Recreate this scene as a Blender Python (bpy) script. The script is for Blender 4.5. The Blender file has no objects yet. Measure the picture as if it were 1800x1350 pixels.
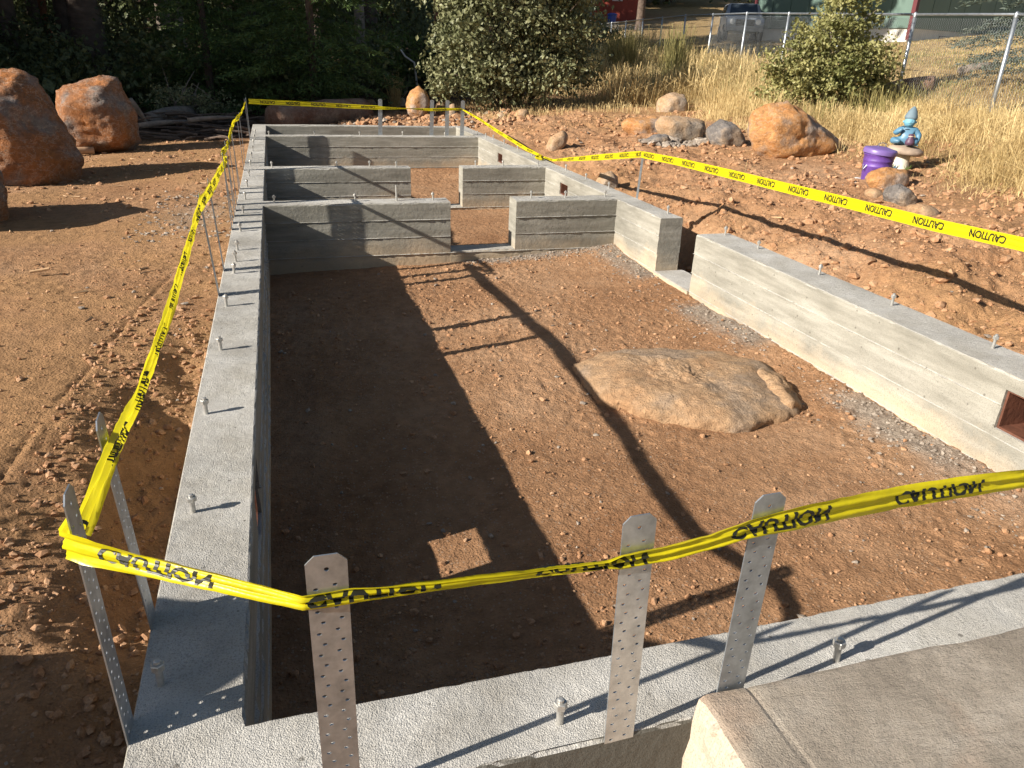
import bpy, bmesh, math, random
import numpy as np
from mathutils import Vector, Matrix
from mathutils.bvhtree import BVHTree

S = bpy.context.scene
COL = S.collection
random.seed(7)
RG = np.random.default_rng(11)

# ------------------------------------------------------------------ camera, light, exposure
F = 1323.0                       # focal length in pixels of an 1800 px wide picture
_Y = np.array([-427.0, 598.0, F]); _Y /= np.linalg.norm(_Y)
_X = np.array([4672.0, 410.0, F]); _X -= _Y * (_X @ _Y); _X /= np.linalg.norm(_X)
_Z = -np.cross(_X, _Y)
if _Z[1] < 0: _Z = -_Z
R = np.stack([_X, _Y, _Z])
CAM = np.array([0.1496, -1.1116, 1.1552])

def ray(p): return R @ np.array([p[0] - 900.0, 675.0 - p[1], F])
def onz(p, z=0.0):
    d = ray(p); return CAM + d * ((z - CAM[2]) / d[2])
def ony(p, y):
    d = ray(p); return CAM + d * ((y - CAM[1]) / d[1])
def onx(p, x):
    d = ray(p); return CAM + d * ((x - CAM[0]) / d[0])
def atd(p, D):
    d = ray(p); return CAM + d * (D / math.hypot(d[0], d[1]))

cd = bpy.data.cameras.new('camera'); cam = bpy.data.objects.new('camera', cd); COL.objects.link(cam)
cd.sensor_width = 36.0; cd.lens = F / 1800.0 * 36.0; cd.clip_start = 0.02; cd.clip_end = 600
m = Matrix.Identity(4)
for i in range(3):
    m[i][0] = R[i, 0]; m[i][1] = R[i, 1]; m[i][2] = -R[i, 2]; m[i][3] = CAM[i]
cam.matrix_world = m
S.camera = cam

SUN_TO = Vector((-1.0, -0.2, 0.507)).normalized()
elev = math.asin(SUN_TO.z); azim = math.atan2(SUN_TO.x, SUN_TO.y)
W = bpy.data.worlds.new('World'); S.world = W; W.use_nodes = True
wn = W.node_tree.nodes; wl = W.node_tree.links
sky = wn.new('ShaderNodeTexSky'); sky.sky_type = 'NISHITA'; sky.sun_disc = False
sky.sun_elevation = elev; sky.sun_rotation = azim
wl.new(sky.outputs[0], wn['Background'].inputs[0]); wn['Background'].inputs[1].default_value = 0.05
sd = bpy.data.lights.new('sun', 'SUN'); sd.energy = 5.0; sd.angle = math.radians(0.5); sd.color = (1.0, 0.93, 0.83)
so = bpy.data.objects.new('sun', sd); COL.objects.link(so)
so.rotation_euler = SUN_TO.to_track_quat('Z', 'Y').to_euler(); so.location = (-10, -2, 8)
S.view_settings.view_transform = 'Standard'; S.view_settings.look = 'None'
S.view_settings.exposure = 0.9; S.view_settings.gamma = 1.0; S.view_settings.use_curve_mapping = False
S.render.engine = 'CYCLES'

# ------------------------------------------------------------------ numpy noise
def _h(ix, iy, iz, seed):
    n = (ix.astype(np.int64) * 374761393 + iy.astype(np.int64) * 668265263 + iz.astype(np.int64) * 2147483647 + seed * 1274126177) & 0xffffffff
    n = ((n ^ (n >> 13)) * 1274126177) & 0xffffffff
    n = (n ^ (n >> 16)) & 0xffffffff
    n = ((n * 2246822519) & 0xffffffff) ^ (n >> 11)
    return (n & 0xffffff) / float(0xffffff) * 2 - 1
def vn2(x, y, seed=0):
    x = np.asarray(x, float); y = np.asarray(y, float)
    xi = np.floor(x); yi = np.floor(y); u = x - xi; v = y - yi
    u = u * u * (3 - 2 * u); v = v * v * (3 - 2 * v); z = np.zeros_like(xi)
    a = _h(xi, yi, z, seed); b = _h(xi + 1, yi, z, seed); c = _h(xi, yi + 1, z, seed); d = _h(xi + 1, yi + 1, z, seed)
    return (a * (1 - u) + b * u) * (1 - v) + (c * (1 - u) + d * u) * v
def fbm2(x, y, octv=4, seed=0, gain=0.5):
    s = 0; a = 1.0; f = 1.0; t = 0
    for k in range(octv):
        ca, sa = math.cos(.6 * k + .3), math.sin(.6 * k + .3)
        s = s + a * vn2((x * ca - y * sa) * f + 17.3 * k, (x * sa + y * ca) * f - 9.1 * k, seed + k); t += a; a *= gain; f *= 2.03
    return s / t
def vn3(x, y, z, seed=0):
    xi = np.floor(x); yi = np.floor(y); zi = np.floor(z); u = x - xi; v = y - yi; w = z - zi
    u = u * u * (3 - 2 * u); v = v * v * (3 - 2 * v); w = w * w * (3 - 2 * w); r = 0
    for dz, ww in ((0, 1 - w), (1, w)):
        a = _h(xi, yi, zi + dz, seed); b = _h(xi + 1, yi, zi + dz, seed); c = _h(xi, yi + 1, zi + dz, seed); d = _h(xi + 1, yi + 1, zi + dz, seed)
        r = r + ww * ((a * (1 - u) + b * u) * (1 - v) + (c * (1 - u) + d * u) * v)
    return r
def fbm3(x, y, z, octv=4, seed=0, gain=0.5):
    s = 0; a = 1.0; f = 1.0; t = 0
    for k in range(octv):
        s = s + a * vn3(x * f + 5.1 * k, y * f + 2.7 * k, z * f - 3.3 * k, seed + k); t += a; a *= gain; f *= 2.07
    return s / t
def sstep(a, b, x):
    t = np.clip((np.asarray(x, float) - a) / (b - a), 0, 1); return t * t * (3 - 2 * t)

# ------------------------------------------------------------------ helpers
def tag(o, label=None, cat=None, group=None, kind=None):
    if label: o['label'] = label
    if cat: o['category'] = cat
    if group: o['group'] = group
    if kind: o['kind'] = kind
    return o
def link(o, parent=None):
    COL.objects.link(o)
    if parent is not None: o.parent = parent
    return o
def empty(name, loc=(0, 0, 0), label=None, cat=None, group=None):
    o = bpy.data.objects.new(name, None); o.location = loc; o.empty_display_size = 0.1
    link(o); return tag(o, label, cat, group)
def mk(name, V, faces, mat, parent=None, smooth=True):
    """faces: ndarray (n,3|4) or list of ndarrays of those"""
    V = np.asarray(V, dtype=np.float32).reshape(-1, 3)
    if not isinstance(faces, (list, tuple)): faces = [faces]
    faces = [np.asarray(f, dtype=np.int32) for f in faces if len(f)]
    me = bpy.data.meshes.new(name)
    me.vertices.add(len(V)); me.vertices.foreach_set('co', V.ravel())
    nl = sum(f.size for f in faces); nf = sum(len(f) for f in faces)
    me.loops.add(nl); me.polygons.add(nf)
    me.loops.foreach_set('vertex_index', np.concatenate([f.ravel() for f in faces]))
    st = []; k = 0
    for f in faces:
        st.append(k + np.arange(len(f)) * f.shape[1]); k += f.size
    me.polygons.foreach_set('loop_start', np.concatenate(st).astype(np.int32))
    me.polygons.foreach_set('use_smooth', np.full(nf, smooth, dtype=bool))
    me.update(calc_edges=True); me.validate()
    if mat: me.materials.append(mat)
    o = bpy.data.objects.new(name, me); link(o, parent); return o
def from_bm(name, bm, mat, parent=None, smooth=False):
    me = bpy.data.meshes.new(name); bm.to_mesh(me); bm.free()
    if smooth: me.polygons.foreach_set('use_smooth', [True] * len(me.polygons))
    if mat: me.materials.append(mat)
    o = bpy.data.objects.new(name, me); link(o, parent); return o
def box_vf(x0, x1, y0, y1, z0, z1):
    V = [(x0, y0, z0), (x1, y0, z0), (x1, y1, z0), (x0, y1, z0), (x0, y0, z1), (x1, y0, z1), (x1, y1, z1), (x0, y1, z1)]
    Fq = [(0, 3, 2, 1), (4, 5, 6, 7), (0, 1, 5, 4), (1, 2, 6, 5), (2, 3, 7, 6), (3, 0, 4, 7)]
    return V, Fq
def boxo(name, x0, x1, y0, y1, z0, z1, mat, parent=None, bevel=0.0):
    V, Fq = box_vf(x0, x1, y0, y1, z0, z1)
    if not bevel: return mk(name, V, np.array(Fq), mat, parent, smooth=False)
    bm = bmesh.new(); vs = [bm.verts.new(v) for v in V]
    for f in Fq: bm.faces.new([vs[i] for i in f])
    bmesh.ops.bevel(bm, geom=bm.edges[:], offset=bevel, segments=2, affect='EDGES')
    return from_bm(name, bm, mat, parent)
def tube(P, r, n=8, cap=True):
    """tube along points P with radius r (scalar or list) -> V, quads"""
    P = [Vector(p) for p in P]; rr = r if hasattr(r, '__len__') else [r] * len(P)
    V = []; Q = []; up = Vector((0, 0, 1)); prev = None
    for i, p in enumerate(P):
        t = (P[min(i + 1, len(P) - 1)] - P[max(i - 1, 0)]).normalized()
        a = prev if prev is not None else (t.cross(up) if abs(t.z) < .95 else t.cross(Vector((1, 0, 0))))
        a = (a - t * a.dot(t)).normalized(); b = t.cross(a).normalized(); prev = a
        for k in range(n):
            an = 2 * math.pi * k / n; V.append(p + (a * math.cos(an) + b * math.sin(an)) * rr[i])
    for i in range(len(P) - 1):
        for k in range(n):
            k2 = (k + 1) % n; Q.append((i * n + k, i * n + k2, (i + 1) * n + k2, (i + 1) * n + k))
    T = []
    if cap:
        V.append(P[0]); V.append(P[-1]); a = len(V) - 2; L = (len(P) - 1) * n
        for k in range(n):
            T.append((a, (k + 1) % n, k)); T.append((a + 1, L + k, L + (k + 1) % n))
    return [tuple(v) for v in V], Q, T
class MB:
    def __init__(s): s.V = []; s.Q = []; s.T = []
    def add(s, V, Q=(), T=()):
        o = len(s.V); s.V += [tuple(v) for v in V]
        s.Q += [tuple(i + o for i in f) for f in Q]; s.T += [tuple(i + o for i in f) for f in T]
    def tube(s, P, r, n=8): s.add(*tube(P, r, n))
    def box(s, *a): V, Fq = box_vf(*a); s.add(V, Fq)
    def lathe(s, prof, n=24, c=(0, 0, 0)):
        o = len(s.V)
        for r, z in prof:
            for k in range(n):
                a = 2 * math.pi * k / n; s.V.append((c[0] + r * math.cos(a), c[1] + r * math.sin(a), c[2] + z))
        for i in range(len(prof) - 1):
            for k in range(n):
                k2 = (k + 1) % n; s.Q.append((o + i * n + k, o + i * n + k2, o + (i + 1) * n + k2, o + (i + 1) * n + k))
    def build(s, name, mat, parent=None, smooth=False):
        fs = []
        if s.Q: fs.append(np.array(s.Q))
        if s.T: fs.append(np.array(s.T))
        return mk(name, np.array(s.V), fs, mat, parent, smooth)

# ------------------------------------------------------------------ materials
def newmat(name):
    M = bpy.data.materials.new(name); M.use_nodes = True
    return M, M.node_tree.nodes, M.node_tree.links, M.node_tree.nodes['Principled BSDF']
def N(nodes, t, **kw):
    n = nodes.new(t)
    for k, v in kw.items():
        if k in ('operation', 'blend_type', 'data_type', 'feature', 'distance', 'noise_dimensions', 'noise_type'): setattr(n, k, v)
        else: n.inputs[k].default_value = v
    return n
def ramp(nodes, stops):
    r = nodes.new('ShaderNodeValToRGB'); e = r.color_ramp.elements
    while len(e) < len(stops): e.new(0.5)
    for i, (p, c) in enumerate(stops):
        e[i].position = p; e[i].color = (c[0], c[1], c[2], 1) if hasattr(c, '__len__') else (c, c, c, 1)
    return r
def geo_pos(nodes): return nodes.new('ShaderNodeNewGeometry').outputs['Position']
def mixc(nodes, links, fac, a, b, mode='MIX'):
    n = nodes.new('ShaderNodeMix'); n.data_type = 'RGBA'; n.blend_type = mode
    for s, v in ((n.inputs['Factor'], fac), (n.inputs['A'], a), (n.inputs['B'], b)):
        if hasattr(v, 'is_output') or hasattr(v, 'links'): links.new(v, s)
        else: s.default_value = v if not hasattr(v, '__len__') else ((*v, 1) if len(v) == 3 else v)
    return n.outputs['Result']
def bumpn(nodes, links, height, dist, strength=1.0, normal=None):
    b = nodes.new('ShaderNodeBump'); b.inputs['Distance'].default_value = dist; b.inputs['Strength'].default_value = strength
    links.new(height, b.inputs['Height'])
    if normal is not None: links.new(normal, b.inputs['Normal'])
    return b.outputs[0]
def simple(name, col, rough=0.6, metal=0.0, var=0.25, scale=8.0, bump=0.0, bscale=60, trans=0.0, spec=0.5, coords='Object'):
    M, n, l, P = newmat(name)
    tc = n.new('ShaderNodeTexCoord').outputs[coords]
    no = N(n, 'ShaderNodeTexNoise', Scale=scale, Detail=6.0, Roughness=.6); l.new(tc, no.inputs['Vector'])
    r = ramp(n, [(.3, [c * (1 - var) for c in col]), (.7, [min(1, c * (1 + var)) for c in col])]); l.new(no.outputs[0], r.inputs[0])
    l.new(r.outputs[0], P.inputs['Base Color']); P.inputs['Roughness'].default_value = rough
    P.inputs['Metallic'].default_value = metal; P.inputs['Specular IOR Level'].default_value = spec
    if bump:
        nb = N(n, 'ShaderNodeTexNoise', Scale=bscale, Detail=5.0); l.new(tc, nb.inputs['Vector'])
        l.new(bumpn(n, l, nb.outputs[0], bump), P.inputs['Normal'])
    return M

def mat_soil():
    M, n, l, P = newmat('red_soil'); p = geo_pos(n)
    big = N(n, 'ShaderNodeTexNoise', Scale=.9, Detail=5.0, Roughness=.6); l.new(p, big.inputs['Vector'])
    r1 = ramp(n, [(.28, (.30, .152, .074)), (.5, (.41, .228, .120)), (.72, (.51, .315, .185))]); l.new(big.outputs[0], r1.inputs[0])
    med = N(n, 'ShaderNodeTexNoise', Scale=14.0, Detail=8.0, Roughness=.7); l.new(p, med.inputs['Vector'])
    r2 = ramp(n, [(.3, .70), (.6, 1.05), (.8, 1.25)]); l.new(med.outputs[0], r2.inputs[0])
    c = mixc(n, l, 1.0, r1.outputs[0], r2.outputs[0], 'MULTIPLY')
    # pale grit grains
    vo = N(n, 'ShaderNodeTexVoronoi', Scale=95.0); l.new(p, vo.inputs['Vector'])
    sepc = n.new('ShaderNodeSeparateColor'); l.new(vo.outputs['Color'], sepc.inputs[0])
    g1 = N(n, 'ShaderNodeMath', operation='GREATER_THAN'); l.new(sepc.outputs[0], g1.inputs[0]); g1.inputs[1].default_value = .88
    g2 = N(n, 'ShaderNodeMath', operation='LESS_THAN'); l.new(vo.outputs['Distance'], g2.inputs[0]); g2.inputs[1].default_value = .42
    g3 = N(n, 'ShaderNodeMath', operation='MULTIPLY'); l.new(g1.outputs[0], g3.inputs[0]); l.new(g2.outputs[0], g3.inputs[1])
    g4 = N(n, 'ShaderNodeMath', operation='MULTIPLY'); l.new(g3.outputs[0], g4.inputs[0]); g4.inputs[1].default_value = .55
    c = mixc(n, l, g4.outputs[0], c, (.44, .33, .24))
    # mask attribute: dry field colour / forest duff
    at = n.new('ShaderNodeAttribute'); at.attribute_name = 'cover'
    sp = n.new('ShaderNodeSeparateColor'); l.new(at.outputs['Color'], sp.inputs[0])
    tanr = mixc(n, l, 1.0, (.42, .238, .115), r2.outputs[0], 'MULTIPLY'); c = mixc(n, l, at.outputs['Alpha'], c, tanr)
    gn = N(n, 'ShaderNodeTexNoise', Scale=3.0, Detail=9.0, Roughness=.75); l.new(p, gn.inputs['Vector'])
    gr = ramp(n, [(.32, (.17, .125, .06)), (.5, (.36, .25, .115)), (.7, (.47, .35, .17))]); l.new(gn.outputs[0], gr.inputs[0])
    c = mixc(n, l, sp.outputs[0], c, gr.outputs[0])
    dr = ramp(n, [(.35, (.045, .028, .018)), (.7, (.12, .072, .042))]); l.new(gn.outputs[0], dr.inputs[0])
    c = mixc(n, l, sp.outputs[1], c, dr.outputs[0])
    gvr = ramp(n, [(.35, (.19, .165, .14)), (.65, (.40, .36, .30))]); l.new(med.outputs[0], gvr.inputs[0])
    c = mixc(n, l, sp.outputs[2], c, gvr.outputs[0])
    l.new(c, P.inputs['Base Color']); P.inputs['Roughness'].default_value = .95; P.inputs['Specular IOR Level'].default_value = .15
    b0 = N(n, 'ShaderNodeTexNoise', Scale=28.0, Detail=6.0, Roughness=.65); l.new(p, b0.inputs['Vector'])
    nb = bumpn(n, l, b0.outputs[0], .030)
    b1 = N(n, 'ShaderNodeTexNoise', Scale=130.0, Detail=4.0, Roughness=.7); l.new(p, b1.inputs['Vector'])
    nb = bumpn(n, l, b1.outputs[0], .007, 1.0, nb)
    inv = N(n, 'ShaderNodeMath', operation='MULTIPLY'); l.new(vo.outputs['Distance'], inv.inputs[0]); inv.inputs[1].default_value = -1.0
    nb = bumpn(n, l, inv.outputs[0], .004, .9, nb)
    l.new(nb, P.inputs['Normal'])
    return M

def mat_concrete(name='board_formed_concrete', slab=False, dark=False):
    M, n, l, P = newmat(name); g = n.new('ShaderNodeNewGeometry'); p = g.outputs['Position']
    sx = n.new('ShaderNodeSeparateXYZ'); l.new(p, sx.inputs[0]); sn = n.new('ShaderNodeSeparateXYZ'); l.new(g.outputs['True Normal'], sn.inputs[0])
    istop = N(n, 'ShaderNodeMapRange'); l.new(sn.outputs[2], istop.inputs['Value']); istop.inputs['From Min'].default_value = .5; istop.inputs['From Max'].default_value = .8
    # side colour: long soft streaks
    mp = n.new('ShaderNodeMapping'); mp.inputs['Scale'].default_value = (1.2, 1.2, 9.0); l.new(p, mp.inputs[0])
    st = N(n, 'ShaderNodeTexNoise', Scale=2.4, Detail=7.0, Roughness=.62); l.new(mp.outputs[0], st.inputs['Vector'])
    rs = ramp(n, [(.28, (.205, .195, .162)), (.5, (.275, .262, .222)), (.72, (.36, .345, .298))]); l.new(st.outputs[0], rs.inputs[0])
    # soil splash near the base
    sp = N(n, 'ShaderNodeTexNoise', Scale=2.2, Detail=6.0, Roughness=.65); l.new(p, sp.inputs['Vector'])
    ad = N(n, 'ShaderNodeMath', operation='MULTIPLY_ADD'); l.new(sp.outputs[0], ad.inputs[0]); ad.inputs[1].default_value = -.50; l.new(sx.outputs[2], ad.inputs[2])
    mr = N(n, 'ShaderNodeMapRange'); l.new(ad.outputs[0], mr.inputs['Value']); mr.inputs['From Min'].default_value = -.54; mr.inputs['From Max'].default_value = -.78
    side = mixc(n, l, mr.outputs[0], rs.outputs[0], (.47, .365, .245))
    # top colour
    tn = N(n, 'ShaderNodeTexNoise', Scale=5.0, Detail=8.0, Roughness=.65); l.new(p, tn.inputs['Vector'])
    if slab: rt = ramp(n, [(.30, (.225, .19, .15)), (.5, (.31, .265, .212)), (.68, (.40, .35, .29))])
    else: rt = ramp(n, [(.28, (.36, .335, .29)), (.5, (.455, .435, .395)), (.72, (.54, .525, .49))])
    l.new(tn.outputs[0], rt.inputs[0])
    if dark: side = mixc(n, l, .95, side, (.098, .094, .080))  # side faces mixed almost fully to a darker grey-olive, top left as is
    if slab:
        side = mixc(n, l, .6, side, (.60, .46, .34))
        rd = N(n, 'ShaderNodeTexNoise', Scale=3.2, Detail=4.0, Roughness=.5); l.new(p, rd.inputs['Vector'])
        rdr = ramp(n, [(.55, 0.0), (.72, .6)]); l.new(rd.outputs[0], rdr.inputs[0])
        topc = mixc(n, l, rdr.outputs[0], rt.outputs[0], (.40, .24, .15))
    else: topc = rt.outputs[0]
    c = mixc(n, l, istop.outputs[0], side, topc)
    # pits (dark specks)
    vo = N(n, 'ShaderNodeTexVoronoi', Scale=70.0); l.new(p, vo.inputs['Vector'])
    pr = ramp(n, [(.05, .45), (.16, 1.0)]); l.new(vo.outputs['Distance'], pr.inputs[0])
    fn = N(n, 'ShaderNodeTexNoise', Scale=9.0, Detail=3.0); l.new(p, fn.inputs['Vector'])
    fr = ramp(n, [(.48, 0.0), (.62, .8)]); l.new(fn.outputs[0], fr.inputs[0])
    c = mixc(n, l, fr.outputs[0], c, mixc(n, l, 1.0, c, pr.outputs[0], 'MULTIPLY'))
    sk_ = N(n, 'ShaderNodeTexNoise', Scale=240.0, Detail=2.0); l.new(p, sk_.inputs['Vector']); skr = ramp(n, [(.34, .66), (.46, 1.0), (.7, 1.12)]); l.new(sk_.outputs[0], skr.inputs[0])
    c = mixc(n, l, .75, c, mixc(n, l, 1.0, c, skr.outputs[0], 'MULTIPLY'))
    l.new(c, P.inputs['Base Color']); P.inputs['Roughness'].default_value = .9; P.inputs['Specular IOR Level'].default_value = .2
    if not slab:
        v2 = N(n, 'ShaderNodeTexVoronoi', Scale=19.0); l.new(p, v2.inputs['Vector']); s2 = n.new('ShaderNodeSeparateColor'); l.new(v2.outputs['Color'], s2.inputs[0])
        t1 = N(n, 'ShaderNodeMath', operation='MULTIPLY'); l.new(s2.outputs[0], t1.inputs[0]); t1.inputs[1].default_value = .12
        t2 = N(n, 'ShaderNodeMath', operation='LESS_THAN'); l.new(v2.outputs['Distance'], t2.inputs[0]); l.new(t1.outputs[0], t2.inputs[1])
        t3 = N(n, 'ShaderNodeMath', operation='MULTIPLY'); l.new(t2.outputs[0], t3.inputs[0]); t3.inputs[1].default_value = .6
        c = mixc(n, l, t3.outputs[0], c, (.09, .08, .065)); l.new(c, P.inputs['Base Color'])
        st2 = N(n, 'ShaderNodeTexNoise', Scale=1.1, Detail=5.0, Roughness=.6); l.new(p, st2.inputs['Vector']); sr2 = ramp(n, [(.38, .80), (.52, 1.0), (.68, 1.14)]); l.new(st2.outputs[0], sr2.inputs[0])
        c = mixc(n, l, 1.0, c, sr2.outputs[0], 'MULTIPLY'); l.new(c, P.inputs['Base Color'])
    # bump: gritty on top, fine on sides
    ng = N(n, 'ShaderNodeTexNoise', Scale=330.0, Detail=2.0, Roughness=.6); l.new(p, ng.inputs['Vector'])
    nm = N(n, 'ShaderNodeTexNoise', Scale=30.0, Detail=4.0, Roughness=.6); l.new(p, nm.inputs['Vector'])
    sc = N(n, 'ShaderNodeMapRange'); l.new(istop.outputs[0], sc.inputs['Value']); sc.inputs['To Min'].default_value = .22; sc.inputs['To Max'].default_value = .5 if slab else .8
    b = n.new('ShaderNodeBump'); b.inputs['Distance'].default_value = .0055; l.new(ng.outputs[0], b.inputs['Height']); l.new(sc.outputs[0], b.inputs['Strength'])
    b2 = n.new('ShaderNodeBump'); b2.inputs['Distance'].default_value = .008; b2.inputs['Strength'].default_value = .5; l.new(nm.outputs[0], b2.inputs['Height']); l.new(b.outputs[0], b2.inputs['Normal'])
    out = b2.outputs[0]
    if slab:
        mw = n.new('ShaderNodeMapping'); mw.inputs['Scale'].default_value = (1.0, 3.2, 1.0); mw.inputs['Rotation'].default_value = (0, 0, .5); l.new(p, mw.inputs[0])
        wv = N(n, 'ShaderNodeTexNoise', Scale=16.0, Detail=7.0, Roughness=.6, Distortion=.6); l.new(mw.outputs[0], wv.inputs['Vector']); out = bumpn(n, l, wv.outputs[0], .006, .6, out)
    l.new(out, P.inputs['Normal'])
    return M

def mat_rock(name, c1, c2, c3, scale=2.2, bump=.03, vein=.35):
    M, n, l, P = newmat(name); p = n.new('ShaderNodeTexCoord').outputs['Object']
    a = N(n, 'ShaderNodeTexNoise', Scale=scale, Detail=6.0, Roughness=.6); l.new(p, a.inputs['Vector'])
    r = ramp(n, [(.34, c1), (.5, c2), (.62, c3)]); l.new(a.outputs[0], r.inputs[0])
    b = N(n, 'ShaderNodeTexNoise', Scale=scale * 9, Detail=8.0, Roughness=.72); l.new(p, b.inputs['Vector'])
    r2 = ramp(n, [(.3, .6), (.7, 1.25)]); l.new(b.outputs[0], r2.inputs[0])
    c = mixc(n, l, 1.0, r.outputs[0], r2.outputs[0], 'MULTIPLY')
    mp = n.new('ShaderNodeMapping'); mp.inputs['Rotation'].default_value = (.5, .4, .3); mp.inputs['Scale'].default_value = (1, 1, 2.2); l.new(p, mp.inputs[0])
    w = N(n, 'ShaderNodeTexNoise', Scale=scale * 1.6, Detail=9.0, Roughness=.68); l.new(mp.outputs[0], w.inputs['Vector'])
    wr = ramp(n, [(.485, 0.0), (.5, vein), (.515, 0.0)]); l.new(w.outputs[0], wr.inputs[0])
    c = mixc(n, l, wr.outputs[0], c, (.62, .52, .42))
    l.new(c, P.inputs['Base Color']); P.inputs['Roughness'].default_value = .85; P.inputs['Specular IOR Level'].default_value = .3
    nb = bumpn(n, l, b.outputs[0], bump)
    f = N(n, 'ShaderNodeTexNoise', Scale=scale * 40, Detail=4.0); l.new(p, f.inputs['Vector'])
    nb = bumpn(n, l, f.outputs[0], bump * .25, 1.0, nb)
    l.new(nb, P.inputs['Normal'])
    return M

def mat_leaf(name, ca, cb, trans=.25, scale=1.6, spec=.35, rough=.5):
    M, n, l, P = newmat(name); p = geo_pos(n)
    a = N(n, 'ShaderNodeTexNoise', Scale=scale, Detail=3.0); l.new(p, a.inputs['Vector'])
    b = N(n, 'ShaderNodeTexNoise', Scale=23.0, Detail=2.0); l.new(p, b.inputs['Vector'])
    m_ = N(n, 'ShaderNodeMath', operation='ADD'); l.new(a.outputs[0], m_.inputs[0]); l.new(b.outputs[0], m_.inputs[1])
    r = ramp(n, [(.38, ca), (.62, cb)]); hf = N(n, 'ShaderNodeMath', operation='MULTIPLY'); l.new(m_.outputs[0], hf.inputs[0]); hf.inputs[1].default_value = .5
    l.new(hf.outputs[0], r.inputs[0]); l.new(r.outputs[0], P.inputs['Base Color'])
    P.inputs['Roughness'].default_value = rough; P.inputs['Specular IOR Level'].default_value = spec
    t = n.new('ShaderNodeBsdfTranslucent'); l.new(r.outputs[0], t.inputs[0])
    mx = n.new('ShaderNodeMixShader'); mx.inputs[0].default_value = trans; l.new(P.outputs[0], mx.inputs[1]); l.new(t.outputs[0], mx.inputs[2])
    l.new(mx.outputs[0], n['Material Output'].inputs[0])
    return M

SOIL = mat_soil()
CONC = mat_concrete(); CONC_DK = mat_concrete('dark_sided_concrete', dark=True); SLABM = mat_concrete('weathered_slab_concrete', True)
ROCK_OR = mat_rock('orange_rock', (.46, .20, .065), (.52, .27, .11), (.36, .29, .24))
ROCK_DK = mat_rock('rust_brown_rock', (.44, .17, .05), (.33, .155, .075), (.25, .22, .20), bump=.045, vein=.45)
ROCK_GY = mat_rock('grey_rock', (.13, .118, .112), (.20, .18, .165), (.32, .24, .17))
ROCK_TAN = mat_rock('tan_rock', (.42, .25, .13), (.46, .32, .20), (.34, .28, .22))
ROCK_SOILY = mat_rock('soil_stained_rock', (.43, .25, .13), (.47, .30, .17), (.37, .265, .18), scale=3.0, bump=.024, vein=.12)
GRAVEL = mat_rock('grey_gravel', (.22, .175, .14), (.31, .26, .21), (.42, .35, .28), scale=25, bump=.002, vein=0)
CLOD = mat_rock('soil_clod', (.31, .155, .075), (.42, .232, .122), (.50, .31, .18), scale=18, bump=.003, vein=0)
GALV = simple('galvanised_steel', (.40, .43, .455), rough=.42, metal=.8, var=.25, scale=30, bump=.0006, bscale=40)
BOLTM = simple('zinc_bolt', (.50, .49, .46), rough=.45, metal=.7, var=.2, scale=60)
WOODR = simple('red_brown_form_wood', (.12, .045, .025), rough=.7, var=.3, scale=18, bump=.003, bscale=50)
BARK = simple('dark_bark', (.11, .078, .058), rough=.9, var=.45, scale=6, bump=.03, bscale=14, coords='Object')
BARKP = simple('pale_bark', (.26, .21, .17), rough=.9, var=.35, scale=6, bump=.02, bscale=14)
BARKR = simple('reddish_bark', (.24, .10, .055), rough=.9, var=.35, scale=6, bump=.02, bscale=14)
WOODG = simple('weathered_wood', (.22, .18, .145), rough=.9, var=.35, scale=9, bump=.008, bscale=30)

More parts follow.
